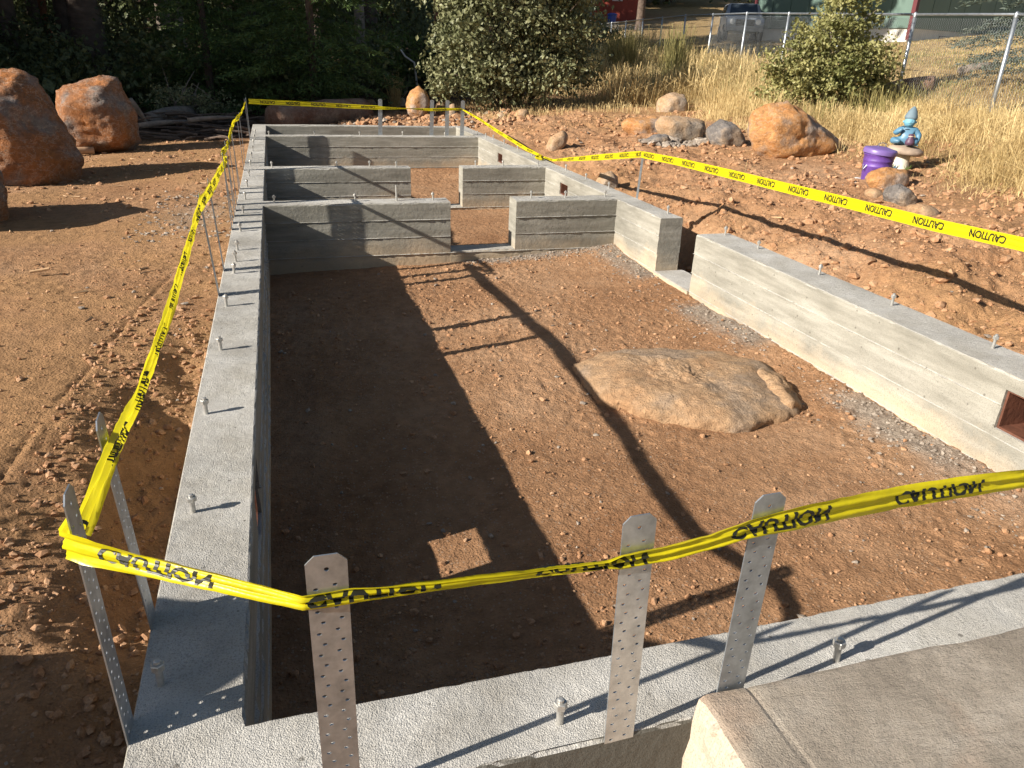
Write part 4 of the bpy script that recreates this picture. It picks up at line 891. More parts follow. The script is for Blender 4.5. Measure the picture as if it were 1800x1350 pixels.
for px, Y, k, r, lb in tl:
    q = ony((px, 40), Y); pine(q[0], Y, k, MC_hi if px < 400 else MC_sp, lb, .82 if px < 400 else 1.0, r)
pine(-10.5, 13.9, 'd', MC_hi, 'thin-crowned tree outside the frame, left of the wood', .8, .9)
for i, (x, y) in enumerate([(-9.5, 11.7), (-12.5, 11.3), (-8.0, 12.7), (-6.2, 13.4)]):
    pine(x, y, 'd', MC_sm, 'young dense tree outside the frame, shading the edge of the wood', random.uniform(.85, 1.0), .6, 'young trees outside the frame')
for i, (x, y) in enumerate([(-9.5, 17.2), (-15, 13.4), (-13, 18), (-19, 16), (-9, 19.5), (-17, 22), (-12, 27), (-23, 24)]):
    pine(x, y, 'd', MC_lo, 'tall dense tree outside the frame on the left of the wood', random.uniform(.85, 1.1) * (.72 if x > -14.5 else .9), 1.2, 'tall trees outside the frame')
for i, (x, y) in enumerate([(-1, 36), (3, 40), (8, 44), (13, 55), (17, 58), (24, 60), (-8, 40), (30, 58), (9, 50), (22, 62)]):
    pine(x, y, 'd', MC_lo, 'dark full-crowned tree far back in the wood', random.uniform(.9, 1.2), 1.2, 'far trees of the wood')

# undergrowth in the wood (one uncountable mass)
rg = np.random.default_rng(21); bl = []
for i in range(120):
    y = rg.uniform(15.2, 26); x = rg.uniform(-9.5 - (y - 15) * .35, 5.0 + (y - 15) * .15)
    if x > 2.6 and y < 18.5: continue
    z = float(base_h(x, y)[0]); r = rg.uniform(.7, 1.5); hh = rg.uniform(.5, 1.0) + max(0, y - 20) * .30
    bl.append(((x, y, z + hh * .75), (r, r * .8, hh), 26))
for i in range(26):
    y = rg.uniform(17.5, 27); x = rg.uniform(-9, 5.5 + (y - 15) * .15); z = rg.uniform(2.2, 4.2); bl.append(((x, y, z + 1), (1.3, 1.0, .8), 20))
Cq = clumpy(bl, rg, .42, 26, .2)
u = mk('undergrowth', *leaves_vf(Cq, .060, rg, 1.1), L_DARK, smooth=False); tag(u, 'dark green undergrowth filling the wood behind the yard', 'undergrowth', kind='stuff')
rg = np.random.default_rng(22); bl = []
for i in range(90):
    y = rg.uniform(30, 62); x = rg.uniform(-26, 10 + (y - 30) * .55) if i % 3 else rg.uniform(20, 42); y = y if i % 3 else rg.uniform(52, 70)
    z = float(base_h(x, y)[0]); bl.append(((x, y, z + rg.uniform(1, 5)), (3, 2, 2.6), 10))
u = mk('distant_wood', *leaves_vf(clumpy(bl, rg, 1.2, 36, .1), .22, rg, 1.1), L_DARK, smooth=False); tag(u, 'far green wood on the hillside behind everything', 'wood', kind='stuff')

def shrub(name, px, D, blobs, mat, label, cat='shrub', leaf=.035, cr=.16, per=40, asp=1.1, stems=6, group=None, seed=1, bark=WOODG, base=None):
    """blobs given as (dx, dy, z, rx, ry, rz, clumps) from the plant's foot"""
    if base is None:
        q = ony(px, D) if D else gpt(px); x, y = q[0], q[1]
    else: x, y = base
    z = float(base_h(x, y)[0]); e = empty(name, (x, y, z), label, cat, group); rg = np.random.default_rng(seed)
    C_ = clumpy([((b[0], b[1], b[2]), (b[3], b[4], b[5]), b[6]) for b in blobs], rg, cr, per)
    C_ = C_[C_[:, 2] > .02]
    mk('foliage', *leaves_vf(C_, leaf, rg, asp), mat, e, smooth=False)
    segs = []
    for k in range(stems):
        b = blobs[k % len(blobs)]; t = np.array([b[0] + rg.normal() * b[3] * .4, b[1] + rg.normal() * b[4] * .4, b[2] + b[5] * .3]); f = np.array([rg.normal() * .08, rg.normal() * .08, -.1])
        P = [tuple(f + (t - f) * s + np.array([rg.normal() * .05, rg.normal() * .05, .15 * math.sin(s * 3.1)]) * (0 if s in (0, 1) else 1)) for s in (0, .25, .5, .75, 1)]; segs.append((P, [.035, .03, .022, .015, .006]))
        for j in range(3):
            a = np.array(P[2 + j % 2]); d = rg.normal(size=3) * np.array([.4, .4, .3]) * max(b[3], .4) + [0, 0, .2]; segs.append(([tuple(a), tuple(a + d * .5 + [0, 0, .03]), tuple(a + d)], [.012, .008, .004]))
    limbs(segs).build('branch', bark, e); return e
# the leafy oak behind the berm
shrub('leafy_tree', (900, 190), 13.6, [(-.1, .1, 1.9, 1.25, 1.0, 1.4, 230), (-.95, -.1, 1.2, .55, .6, .7, 80), (.65, -.1, 1.3, .7, .7, .7, 90), (-.45, -.3, .62, .75, .55, .5, 90), (.35, -.3, .65, .7, .5, .45, 80), (.85, .2, 2.3, .65, .8, .9, 80), (-.6, -.1, 2.4, .7, .8, .9, 80), (-1.35, -.1, .55, .35, .4, .35, 26), (1.25, -.1, .75, .4, .4, .35, 26), (-1.2, 0, 1.85, .35, .4, .35, 18), (1.35, .1, 1.7, .4, .4, .5, 30)],
      L_OAK, 'dense olive-green leafy tree at top centre, sunlit, growing down to the dirt bank', 'tree', .040, .22, 34, 1.25, 9, seed=31, bark=BARK)
q2 = onz((1450, 190), .45); fp = np.array([10.33, 8.25])
shrub('leafy_bush', None, None, [(0, 0, .80, .60, .5, .50, 120), (-.75, 0, .62, .42, .4, .34, 55), (.70, 0, .72, .42, .4, .40, 60), (.10, .1, 1.35, .5, .4, .6, 80), (-.45, .1, 1.15, .35, .3, .3, 28), (.50, .05, 1.45, .3, .3, .5, 26), (-.1, -.1, .35, .6, .4, .3, 50), (.95, 0, 1.05, .28, .2, .22, 12), (-1.1, 0, .85, .25, .25, .2, 12), (1.15, 0, .55, .25, .25, .25, 14), (.2, 0, 2.0, .35, .3, .4, 24), (-.9, 0, .3, .35, .3, .25, 20)],
      L_BUSH, 'bushy yellow-green shrub before the chain-link fence above the largest orange boulder', 'bush', .032, .15, 34, 1.1, 8, seed=33, base=(q2[0] * .985, q2[1] * .985), bark=WOODG)
shrub('roadside_shrub', (1030, 70), 24, [(0, 0, .9, .8, .6, .8, 90), (.7, 0, .7, .6, .5, .5, 50)], L_OAK, 'grey-green shrub by far end of the fence, left of the red house', 'shrub', .035, .2, 36, seed=34)
shrub('bright_shrub', (700, 135), 18.0, [(-.15, 0, .75, .35, .3, .6, 55), (.35, .1, .75, .45, .3, .7, 50)], L_GRN, 'small fresh green shrub catching light at centre of the wood', 'shrub', .028, .16, 36, seed=35)
shrub('sapling', (625, 115), 19, [(0, 0, .9, .5, .4, .7, 40)], L_GRN, 'dim yellow-green sapling left of the bright green shrub', 'shrub', .03, .2, 36, seed=36)
shrub('low_shrub', (310, 165), 14.6, [(0, 0, .35, .45, .4, .35, 45), (.6, .1, .25, .4, .3, .25, 30)], L_OAK, 'low grey-green shrub above the brush pile at left', 'shrub', .025, .15, 36, seed=37)
# conifers
def conifer(name, x, y, h, r, mat, label, seed, lowz=.2, nb=150, leaf=.05, cat='conifer', droop=.25):
    rg = np.random.default_rng(seed); z = float(base_h(x, y)[0]); e = empty(name, (x, y, z), label, cat)
    b = MB(); b.tube([(0, 0, -.2), (0, 0, h * .5), (0, 0, h)], [.09, .06, .01], 8); b.build('trunk', BARK, e)
    Cs = []; Ds = []
    for i in range(nb):
        t = (i + rg.random()) / nb; zz = lowz + (h - lowz) * t; L = r * (1 - t) ** .8 * rg.uniform(.75, 1.15) + .1; a = rg.uniform(0, 6.28); d = np.array([math.cos(a), math.sin(a), 0]); pr = np.array([-d[1], d[0], 0])
        m_ = int(L * 110 * (.05 / leaf)) + 8; s = rg.random(m_) ** .7; w_ = (rg.random(m_) - .5) * (1 - s * .6) * L * .55
        c = d * (s * L)[:, None] + pr * w_[:, None]; c[:, 2] = zz - droop * L * s ** 1.6 + .1 * L * s - np.abs(w_) * .25 + rg.normal(size=m_) * .02
        dd = d[None] + pr[None] * np.sign(w_)[:, None] * .8; dd = dd.copy(); dd[:, 2] -= .25
        Cs.append(c); Ds.append(dd)
    C_ = np.concatenate(Cs); D_ = np.concatenate(Ds); V, Q_ = leaves_vf(C_, leaf, rg, .38, up=1.2, dirs=D_); mk('crown', V, Q_, mat, e, smooth=False); return e
conifer('fir_tree', .95, 15.6, 5.6, 1.9, L_FIR, 'feathery green fir at upper left, standing over the fallen log', 41, nb=190, leaf=.06)
conifer('fir_tree', -1.1, 16.8, 5.0, 1.7, L_FIR, 'dimmer green fir left of the feathery one, deep in shade', 42, nb=150, leaf=.06)
qs = atd((1800, 60), 15.5); conifer('spruce_tree', float(qs[0]) + .9, float(qs[1]) + .1, 5.5, 1.7, L_SPR, 'blue-green spruce beyond the fence at upper right edge', 43, lowz=.15, nb=170, leaf=.05)

# ------------------------------------------------------------------ dry grass
def blades(name, X, Y, h, w, mat, label, seed, lean=.35, z=None, cat='grass'):
    rg = np.random.default_rng(seed); n = len(X); Z = H(X, Y, False) if z is None else z
    a = rg.uniform(0, 6.28, n); le = np.abs(rg.normal(0, lean, n)); d = np.stack([np.cos(a), np.sin(a)], -1); pa = rg.uniform(0, 6.28, n); pr = np.stack([np.cos(pa), np.sin(pa), np.zeros(n)], -1)
    B = np.stack([X, Y, Z - .01], -1); hh = np.asarray(h) * rg.uniform(.55, 1.25, n)
    def pt(t): o = B.copy(); o[:, :2] += d * (le * hh * t ** 1.7)[:, None]; o[:, 2] += hh * t * np.clip(1 - .35 * le * t, .3, 1); return o
    P0, P1, P2 = pt(0), pt(.55), pt(1.0); ww = (w * rg.uniform(.7, 1.4, n))[:, None]
    hd = rg.random(n) < .35        # some carry a seed head
    wt = np.where(hd, 1.3, .15)[:, None]
    V = np.stack([P0 - pr * ww, P0 + pr * ww, P1 + pr * ww * .8, P1 - pr * ww * .8, P2 + pr * ww * wt, P2 - pr * ww * wt], 1).reshape(-1, 3)
    I = np.arange(n)[:, None] * 6; Q_ = np.concatenate([I + [0, 1, 2, 3], I + [3, 2, 4, 5]])
    o = mk(name, V, Q_, mat, smooth=False); tag(o, label, cat, kind='stuff'); return o
def bnd(y): return np.interp(y, [-2, 1.5, 3, 4.4, 6, 9, 12, 16, 22, 34], [3.9, 4.7, 5.6, 6.25, 6.7, 6.75, 6.9, 6.4, 7.6, 10])
def grass_pts(n, seed, lo, hi, y0, y1, dens):
    rg = np.random.default_rng(seed); y = y0 + (y1 - y0) * rg.random(n); fx_ = 10.33 + (y - 8.25) / .9864 * .1644 + .25
    x = bnd(y) + lo + (fx_ - bnd(y) + hi - lo) * rg.random(n); k = dens(x, y, rg); return x[k], y[k]
gn_ = gpt((1590, 300)); cn_ = gpt((1538, 312)); bb_ = gpt((1400, 290))
def clear(x, y):
    ok = np.ones(len(x), bool)
    for q, r in ((gn_, .35), (cn_, .28), (bb_, .55)): ok &= np.hypot(x - q[0], y - q[1]) > r
    ax_, ay_ = gn_[0] - CAM[0], gn_[1] - CAM[1]; L_ = math.hypot(ax_, ay_); t = ((x - CAM[0]) * ax_ + (y - CAM[1]) * ay_) / L_; o_ = np.abs((x - CAM[0]) * ay_ - (y - CAM[1]) * ax_) / L_
    return ok
edge_f = lambda x, y: np.clip((x - bnd(y)) / 1.2, 0, 1)
x1_, y1_ = grass_pts(120000, 1, -.1, 0, -.5, 14, lambda x, y, r: (r.random(len(x)) < (.12 + .88 * edge_f(x, y)) * (.12 + .88 * sstep(-.18, .22, fbm2(x * 2.1, y * 2.1, 3, 500)))) & clear(x, y))
hh = (.12 + .32 * edge_f(x1_, y1_)) * (1 - .62 * sstep(8.2, 9.6, x1_) * sstep(12.5, 10.5, y1_)) * (.7 + .5 * (fbm2(x1_ * 1.2, y1_ * 1.2, 2, 501) + .5)) * np.where(np.hypot(x1_ - gn_[0], y1_ - gn_[1]) < 1.0, .6, 1)
blades('dry_grass', x1_, y1_, hh * 1.1, .0026, STRAW, 'tall golden dry grass covering the slope below the fence', 51, lean=.85)
x2_, y2_ = grass_pts(60000, 2, -.4, 0, 13, 33, lambda x, y, r: r.random(len(x)) < .25 + .75 * sstep(-.3, .3, fbm2(x, y, 3, 502)))
blades('dry_grass', x2_, y2_, (.35 + .35 * (fbm2(x2_ * .7, y2_ * .7, 2, 503) + .4)), .005, STRAW, 'tall dry grass along the far part of the fence', 52, lean=.6)
x3_, y3_ = grass_pts(9000, 3, -1.6, -2.6, -.5, 14, lambda x, y, r: (r.random(len(x)) < .35 * sstep(-.1, .5, fbm2(x * 1.1, y * 1.1, 3, 505))) & clear(x, y))
blades('fallen_straw', x3_, y3_, np.full(len(x3_), .15), .0018, STRAW, 'thin straw lying on the dirt at the grass edge', 53, lean=2.2)
rg = np.random.default_rng(4); xx = rg.uniform(9, 24, 90000); yy = rg.uniform(6, 27, 90000); k = (fence_off(xx, yy) > .05) & (rg.random(90000) < np.clip(9 / (np.hypot(xx, yy) - 7), .1, 1)) ; xx, yy = xx[k], yy[k]
blades('field_grass', xx, yy, .05 + .05 * (fbm2(xx * .8, yy * .8, 3, 506) + .5), .004, STRAW, 'short mown dry grass in the field beyond the fence', 54)
x4_, y4_ = xx + .02, yy; k = fbm2(x4_ * .9, y4_ * .9, 3, 507) > .28; blades('green_weeds', x4_[k], y4_[k], np.full(k.sum(), .08), .008, STRAW2, 'low green weeds dotted over the mown field', 55)
x5_, y5_ = grass_pts(16000, 6, .8, 0, 9, 24, lambda x, y, r: fbm2(x * 1.1, y * 1.1, 3, 508) > .12)
blades('green_grass', x5_, y5_, np.full(len(x5_), .42), .004, STRAW2, 'greener stalks mixed through the dry grass by the fence', 56)
for px, D, hgt, n_l, lb in ((1105, 20.5, 1.05, 420, 'wispy green weed clump against the fence, nearer the red house'), (1190, 19, 1.15, 420, 'wispy green weed clump against the fence, nearer the grey vehicle'), (1080, 21, .9, 500, 'sparse olive weed clump with long stalks below the blue bin')):
    q = atd((px, 80), D); rg = np.random.default_rng(px); r = np.abs(rg.normal(0, .22, n_l)); a = rg.uniform(0, 6.28, n_l); X_ = q[0] + r * np.cos(a); Y_ = q[1] + r * np.sin(a)
    o = blades('weed_clump', X_, Y_, np.full(n_l, hgt), .005, STRAW2, lb, px, .22, cat='weed'); del o['kind']
q = onz((695, 195), -.02); rg = np.random.default_rng(9); o = blades('dry_tuft', q[0] + rg.normal(0, .05, 160), q[1] + rg.normal(0, .04, 160), np.full(160, .62), .003, STRAW, 'dry wispy grass tuft rising behind the far wall, left of the upright rock', 57, .28, cat='grass tuft'); del o['kind']
rg = np.random.default_rng(10); xx = rg.uniform(3.6, 6.6, 3000); yy = rg.uniform(12.2, 15, 3000); blades('verge_grass', xx, yy, np.full(3000, .16), .003, STRAW, 'thin dry grass at foot of the leafy tree', 58)

# ------------------------------------------------------------------ chain-link fence
FENCE = empty('chain_link_fence', (10.33, 8.25, .5), 'galvanised chain-link fence with round posts and top rail running up the grassy slope', 'fence')
FENCE.location = (0, 0, 0)
fdir = np.array([.1644, .9864]); fdir /= np.linalg.norm(fdir); tz = lambda n: float(np.interp(n, [-2, 0, 1, 4, 5, 6, 7, 8, 10, 14], [1.75, 1.88, 1.97, 2.27, 2.33, 2.39, 2.41, 2.43, 2.46, 2.5]))
pb = MB(); pb.tube([(0, 0, -1.75), (0, 0, 0)], .030, 12); pm = first_mesh('post', (np.array(pb.V), [np.array(pb.Q), np.array(pb.T)]), GALV)
cb = MB(); cb.lathe([(.034, -.03), (.036, .0), (.030, .03), (.018, .05), (0, .055)], 12); cm_ = first_mesh('cap', (np.array(cb.V), [np.array(cb.Q)]), GALV)
nodes_ = []
for n in range(-2, 15):
    xy = np.array([10.33, 8.25]) + fdir * 2.4 * n; nodes_.append(np.array([xy[0], xy[1], tz(n)]))
for n, p in enumerate(nodes_):
    o = bpy.data.objects.new('post', pm); link(o, FENCE); o.location = tuple(p); o.rotation_euler = (random.uniform(-.015, .015), random.uniform(-.015, .015), 0); k = .85 if n > 4 else 1; o.scale = (k, k, 1)
    c = bpy.data.objects.new('cap', cm_); link(c, o)
def linkmesh(Lh, Hh, dia, r, ns=3):
    """woven diamond netting: zigzag wires hooked into each other"""
    Vs = []; Qs = []; ofs = 0; nzz = int(Lh / dia) ; m_ = int(Hh / (dia * .5)); tt = np.arange(m_ + 1)
    for i in range(nzz):
        zx = i * dia + dia * .5 * (tt % 2) * 1.04; zz = -Hh + tt * dia * .5; yy = np.where(tt % 2, .0025, -.0025) * (1 if i % 2 else 1)
        c = np.stack([zx, yy, zz], -1)
        for k in range(ns):
            a = 6.2832 * k / ns; Vs.append(c + np.array([math.cos(a) * r * 1.2, math.sin(a) * r, 0]))
        b0 = ofs; m1 = m_ + 1
        for k in range(ns):
            k2 = (k + 1) % ns; j = np.arange(m_); Qs.append(np.stack([b0 + k * m1 + j, b0 + k2 * m1 + j, b0 + k2 * m1 + j + 1, b0 + k * m1 + j + 1], -1))
        ofs += ns * m1
    return np.concatenate(Vs), np.concatenate(Qs)
seg = 2.4
nm_hi = first_mesh('chain_link_net', linkmesh(2.4, 1.62, .058, .0030), GALV); nm_lo = first_mesh('chain_link_net', linkmesh(2.4, 1.62, .09, .0034), GALV)
rb = MB(); rb.tube([(0, 0, 0), (1, 0, 0)], .020, 8); rm = first_mesh('top_rail', (np.array(rb.V), [np.array(rb.Q), np.array(rb.T)]), GALV)
for i in range(len(nodes_) - 1):
    a, b_ = Vector(nodes_[i]), Vector(nodes_[i + 1]); dvec = b_ - a; yaw = math.atan2(dvec.y, dvec.x); pit = -math.atan2(dvec.z, math.hypot(dvec.x, dvec.y))
    o = bpy.data.objects.new('top_rail', rm); link(o, FENCE); o.location = a + Vector((0, 0, .012)); o.rotation_euler = (0, pit, yaw); o.scale = (dvec.length, 1, 1)
    o = bpy.data.objects.new('chain_link_net', nm_hi if i < 7 else nm_lo); link(o, FENCE); o.location = a + Vector((0, 0, -.02)); o.rotation_euler = (0, pit, yaw)

# ------------------------------------------------------------------ buildings, bin, vehicle
GREENP = simple('green_painted_siding', (.105, .165, .135), rough=.55, var=.08, scale=2); DKRED = simple('dark_red_trim', (.11, .018, .022), rough=.5, var=.1)
WHITEC = simple('whitewashed_concrete', (.62, .60, .55), rough=.9, var=.12, scale=3, bump=.01, bscale=12); WHITEP = simple('white_paint', (.75, .74, .70), rough=.6, var=.05)
GLASSD = simple('dark_glass', (.03, .04, .05), rough=.08, var=.1, spec=.8); REDP = simple('barn_red_siding', (.36, .065, .042), rough=.7, var=.12, scale=3); ROOFM = simple('roof_shingle', (.09, .085, .08), rough=.9, var=.2, scale=6)
def place(o, p, yaw): o.location = p; o.rotation_euler = (0, 0, yaw)
GB_ = empty('green_building', (0, 0, 0), 'green sided building with dark red corner trim and whitewashed base at upper right', 'building')
c0 = np.array([20.2, 21.2]); u1 = np.array([18.44, 27.55]) - c0; L1 = np.linalg.norm(u1); yaw = math.atan2(u1[1], u1[0])      # left face runs along local +x
place(GB_, (c0[0], c0[1], 1.82), yaw)
Lr = 13.0; Ht = 4.2; fh = .50
boxo('base', .03, L1 - .03, -Lr + .03, -.03, -1.2, fh, WHITEC, GB_)
pw = .92; n1 = int(math.ceil(L1 / pw)); pn1 = L1 / n1
for i in range(n1): boxo('siding_panel', i * pn1 + .006, (i + 1) * pn1 - .006, -.02, .035, fh, fh + Ht, GREENP, GB_, .012)
n2 = int(Lr / pw); pn2 = Lr / n2
for i in range(n2): boxo('siding_panel', -.035, .02, -(i + 1) * pn2 + .006, -i * pn2 - .006, fh, fh + Ht, GREENP, GB_, .012)
boxo('wall', .05, L1 - .05, -Lr + .05, -.05, fh, fh + Ht - .1, GREENP, GB_)
for (a, b_) in ((0, 0), (L1, 0), (0, -Lr)): boxo('corner_trim', a - .07, a + .07, b_ - .07, b_ + .07, fh - .35, fh + Ht, DKRED, GB_)
boxo('roof', -.5, L1 + .5, -Lr - .5, .5, fh + Ht, fh + Ht + .25, ROOFM, GB_)
v_ = boxo('foundation_vent', -.01, .05, -2.35, -1.75, .14, .34, simple('vent_metal', (.10, .10, .10), .6), GB_)
for k in range(5): boxo('louvre', -.02, .0, -2.33 + k * .12, -2.25 + k * .12, .16, .32, WHITEC, v_)
RH = empty('red_house', (0, 0, 0), 'barn red house with white window trim seen between trees at top centre', 'house'); a0 = atd((1120, 38), 50); b0 = atd((1030, 38), 50); uu = b0[:2] - a0[:2]; place(RH, (a0[0], a0[1], a0[2] - .1), math.atan2(uu[1], uu[0])); Lh = float(np.linalg.norm(uu))
boxo('wall', 0, Lh, -6, 0, -.5, 4.5, REDP, RH); boxo('roof', -.4, Lh + .4, -6.4, .4, 4.5, 4.7, ROOFM, RH)
for k in range(9): boxo('siding_board', k * Lh / 9 + .01, (k + 1) * Lh / 9 - .01, -.001, .03, -.5, 4.5, REDP, RH)
for xx_ in (.95, 2.35):
    f = boxo('window', xx_, xx_ + .62, .03, .09, 1.15, 2.2, WHITEP, RH); boxo('pane', xx_ + .08, xx_ + .54, .088, .1, 1.25, 2.12, GLASSD, f)
boxo('trim_board', Lh - .32, Lh - .12, .03, .08, -.5, 4.5, WHITEP, RH)
BL = simple('blue_plastic', (.015, .06, .36), rough=.4, var=.1); q = atd((1075, 41), 44); e = empty('wheelie_bin', tuple(q), 'bright blue plastic bin against the red house wall', 'bin'); b = MB(); b.lathe([(.0, 0), (.20, 0), (.235, .36), (.25, .375), (.25, .40), (0, .40)], 20); b.build('body', BL, e); b = MB(); b.lathe([(.265, .40), (.265, .43), (.15, .48), (0, .49)], 20); b.build('lid', BL, e)
# vehicle seen nose-on through the fence
CARP = simple('silver_grey_paint', (.30, .33, .37), rough=.3, metal=.3, var=.06); RUB = simple('tyre_rubber', (.02, .02, .02), rough=.9)
q = atd((1297, 74), 33); gz = float(q[2]); CR = empty('parked_suv', (q[0], q[1], gz), 'silver grey off-road vehicle parked behind the fence beside the green building', 'vehicle'); CR.scale = (.78, .78, .78); CR.rotation_euler = (0, 0, math.atan2(q[1], q[0]) + .12 + math.pi)
prof = [(2.1, .42), (2.15, .75), (2.05, 1.0), (1.0, 1.12), (.45, 1.68), (-1.7, 1.74), (-2.05, 1.15), (-2.1, .45)]
bm = bmesh.new(); A = [bm.verts.new((x, -.86 if z < 1.2 else -.70, z)) for x, z in prof]; B = [bm.verts.new((x, .86 if z < 1.2 else .70, z)) for x, z in prof]
bm.faces.new(A); bm.faces.new(B[::-1])
for i in range(len(prof)): j = (i + 1) % len(prof); bm.faces.new([A[i], B[i], B[j], A[j]])
bmesh.ops.recalc_face_normals(bm, faces=bm.faces[:]); bmesh.ops.bevel(bm, geom=bm.edges[:], offset=.05, segments=2, affect='EDGES'); from_bm('body', bm, CARP, CR)
b = MB(); b.add([(.98, -.66, 1.16), (.98, .66, 1.16), (.52, .60, 1.62), (.52, -.60, 1.62)], [(0, 1, 2, 3)]); w_ = b.build('windscreen', GLASSD, CR); w_.location = (.03, 0, .03)
for s in (-1, 1):
    b = MB(); yy_ = s * .80; b.add([(.75, s * .875, 1.16), (-1.75, s * .875, 1.16), (-1.6, s * .745, 1.62), (.42, s * .745, 1.62)], [(0, 1, 2, 3)]); b.build('side_window', GLASSD, CR)
    b = MB(); b.lathe([(.0, 0), (.11, 0), (.12, .03), (0, .04)], 16); h_ = b.build('headlight', WHITEP, CR); h_.location = (2.13, s * .58, .82); h_.rotation_euler = (0, math.pi / 2, 0)
    for xw in (1.35, -1.35):
        b = MB(); b.lathe([(.16, -.12), (.34, -.12), (.37, -.06), (.37, .06), (.34, .12), (.16, .12)], 24); w_ = b.build('wheel', RUB, CR); w_.location = (xw, s * .80, .37); w_.rotation_euler = (math.pi / 2, 0, 0)
        b = MB(); b.lathe([(0, .125), (.1, .13), (.16, .115), (.17, .09)], 16); b.lathe([(0, -.125), (.1, -.13), (.16, -.115), (.17, -.09)], 16); b.build('rim', GALV, w_)
boxo('grille', 2.12, 2.17, -.42, .42, .66, .92, RUB, CR); boxo('bumper', 2.08, 2.25, -.86, .86, .42, .60, simple('bumper_grey', (.2, .2, .2), .5), CR, .03)

# ------------------------------------------------------------------ logs, brush, stump
def log_obj(name, P, r, mat, label, cat='log', seed=1):
    V, Q_, T_ = tube(P, r, 16); V = np.array(V); s = np.max(r) if hasattr(r, '__len__') else r
    c = np.array(P).mean(0); V = V + (V - c) / (np.linalg.norm(V - c, axis=1, keepdims=True) + 1e-6) * (s * .12 * fbm3(V[:, 0] * 5, V[:, 1] * 5, V[:, 2] * 5, 4, seed))[:, None]
    return tag(mk(name, V, [np.array(Q_), np.array(T_)], mat), label, cat)
def lerpP(a, b, n, bend=.03): a, b = np.array(a), np.array(b); return [tuple(a + (b - a) * t + np.array([0, 0, bend * math.sin(t * 3.1)])) for t in np.linspace(0, 1, n)]
LOGM = mat_rock('old_log_wood', (.16, .075, .045), (.22, .13, .09), (.28, .20, .15), scale=2.0, bump=.02, vein=.2)
a = ony((482, 212), 12.9); b_ = ony((640, 196), 14.2); log_obj('fallen_log', lerpP(a, b_, 14), [.25] * 3 + [.235] * 11, LOGM, 'thick reddish brown log lying behind far left corner under the tape', seed=3)
a = onz((262, 212), -.1); b_ = a + np.array([.55, 1.0, .05]); log_obj('cut_log', lerpP(a, b_, 8), .13, WOODG, 'cut log end showing in the brush behind the flat-topped boulder', seed=4)
e = np.array(atd((742, 150), 21)); e[2] = float(base_h(e[0], e[1])[0]); b = MB(); b.tube([(0, 0, -.2), (0, 0, .35), (.03, 0, .8)], [.62, .52, .50], 16); o = b.build('tree_stump', simple('charred_wood', (.020, .016, .015), .95, var=.5, bump=.03, bscale=9)); o.location = tuple(e); tag(o, 'large black stump in the wood left of the leafy tree', 'stump')
a = ony((697, 80), 17.6); m1 = ony((706, 90), 17.5); m2 = ony((712, 99), 17.5); b_ = ony((728, 110), 17.6); tag(mk('dead_branch', *(lambda t: (np.array(t[0]), [np.array(t[1]), np.array(t[2])]))(tube([a, m1, m2, b_, b_ + np.array([.1, .1, -.7])], [.012, .018, .02, .022, .03], 6)), WHITEP), 'bare bleached branch bent against dark green at centre of the wood', 'branch')
rg = np.random.default_rng(77); b = MB()
for i in range(260):
    x = rg.uniform(-5.2, .2); y = rg.uniform(12.0, 14.6); L = rg.uniform(.2, 1.1); a_ = rg.normal(0, .6) + (3.14 if rg.random() < .5 else 0); z = hz(x, y) + .02 + .30 * rg.random() * math.exp(-((y - 13.3) / .8) ** 2); d = np.array([math.cos(a_), math.sin(a_) * .6, rg.normal(0, .12)]) * L
    b.tube([(x, y, z), (x + d[0] * .5, y + d[1] * .5, z + d[2] * .5 + .02), (x + d[0], y + d[1], max(z + d[2], hz(x, y)))], [rg.uniform(.008, .03), rg.uniform(.008, .022), .006], 5)
tag(b.build('brush_pile', BARK), 'heap of broken sticks and bark between the boulders and the far corner', 'brush pile', kind='stuff')
for p0, p1, r, lb in (((245, 222), (330, 214), .05, 'grey weathered branch lying right of the cut log'), ((330, 212), (425, 207), .04, 'long grey branch lying toward the tape, behind the yard'), ((165, 190), (215, 200), .06, 'pale broken limb sloping behind the flat-topped boulder'), ((228, 175), (262, 222), .045, 'dark limb leaning down right of the flat-topped boulder')):
    a = ony(p0, 12.7); b_ = ony(p1, 12.9); log_obj('branch', lerpP(a, b_, 6, .02), [r, r, r * .9, r * .8, r * .6, r * .4], WOODG, lb, 'branch', int(p0[0]))
rg = np.random.default_rng(78); b = MB()
for i in range(150):
    x = rg.uniform(-3.5, -.4); y = rg.uniform(.5, 11) ; L = rg.uniform(.02, .10) ; a_ = rg.uniform(0, 6.28); z = hz(x, y) + .004; b.tube([(x, y, z), (x + L * math.cos(a_), y + L * math.sin(a_), z + .003)], [rg.uniform(.003, .010), .002], 4)
tag(b.build('wood_chips', simple('pale_wood_chip', (.45, .30, .17), .8, var=.3)), 'small pale wood chips strewn over the yard', 'wood chips', kind='stuff')
for (p, lb) in (((72, 484), 'pale flat wood chip lying alone in the left yard'), ((1363, 388), 'tan wood splinter on the bank right of the tape shadow')):
    q = gpt(p); o = boxo('wood_splinter', -.055, .055, -.014, .014, -.004, .008, simple('cut_wood', (.50, .32, .17), .8, var=.2, scale=30), bevel=.003); o.location = (q[0], q[1], q[2] + .03); o.rotation_euler = (.1, -.1, .2 if p[0] < 500 else -.9); tag(o, lb, 'wood chip')
q = gpt((135, 262)); q = onz((138, 266), -.18); o = log_obj('wood_offcut', lerpP((-.16, 0, 0), (.16, .1, .0), 4, 0), .045, simple('tan_bark', (.42, .26, .15), .85), 'tan rounded wood offcut between the two big left boulders', 'wood', 5); o.location = tuple(q)
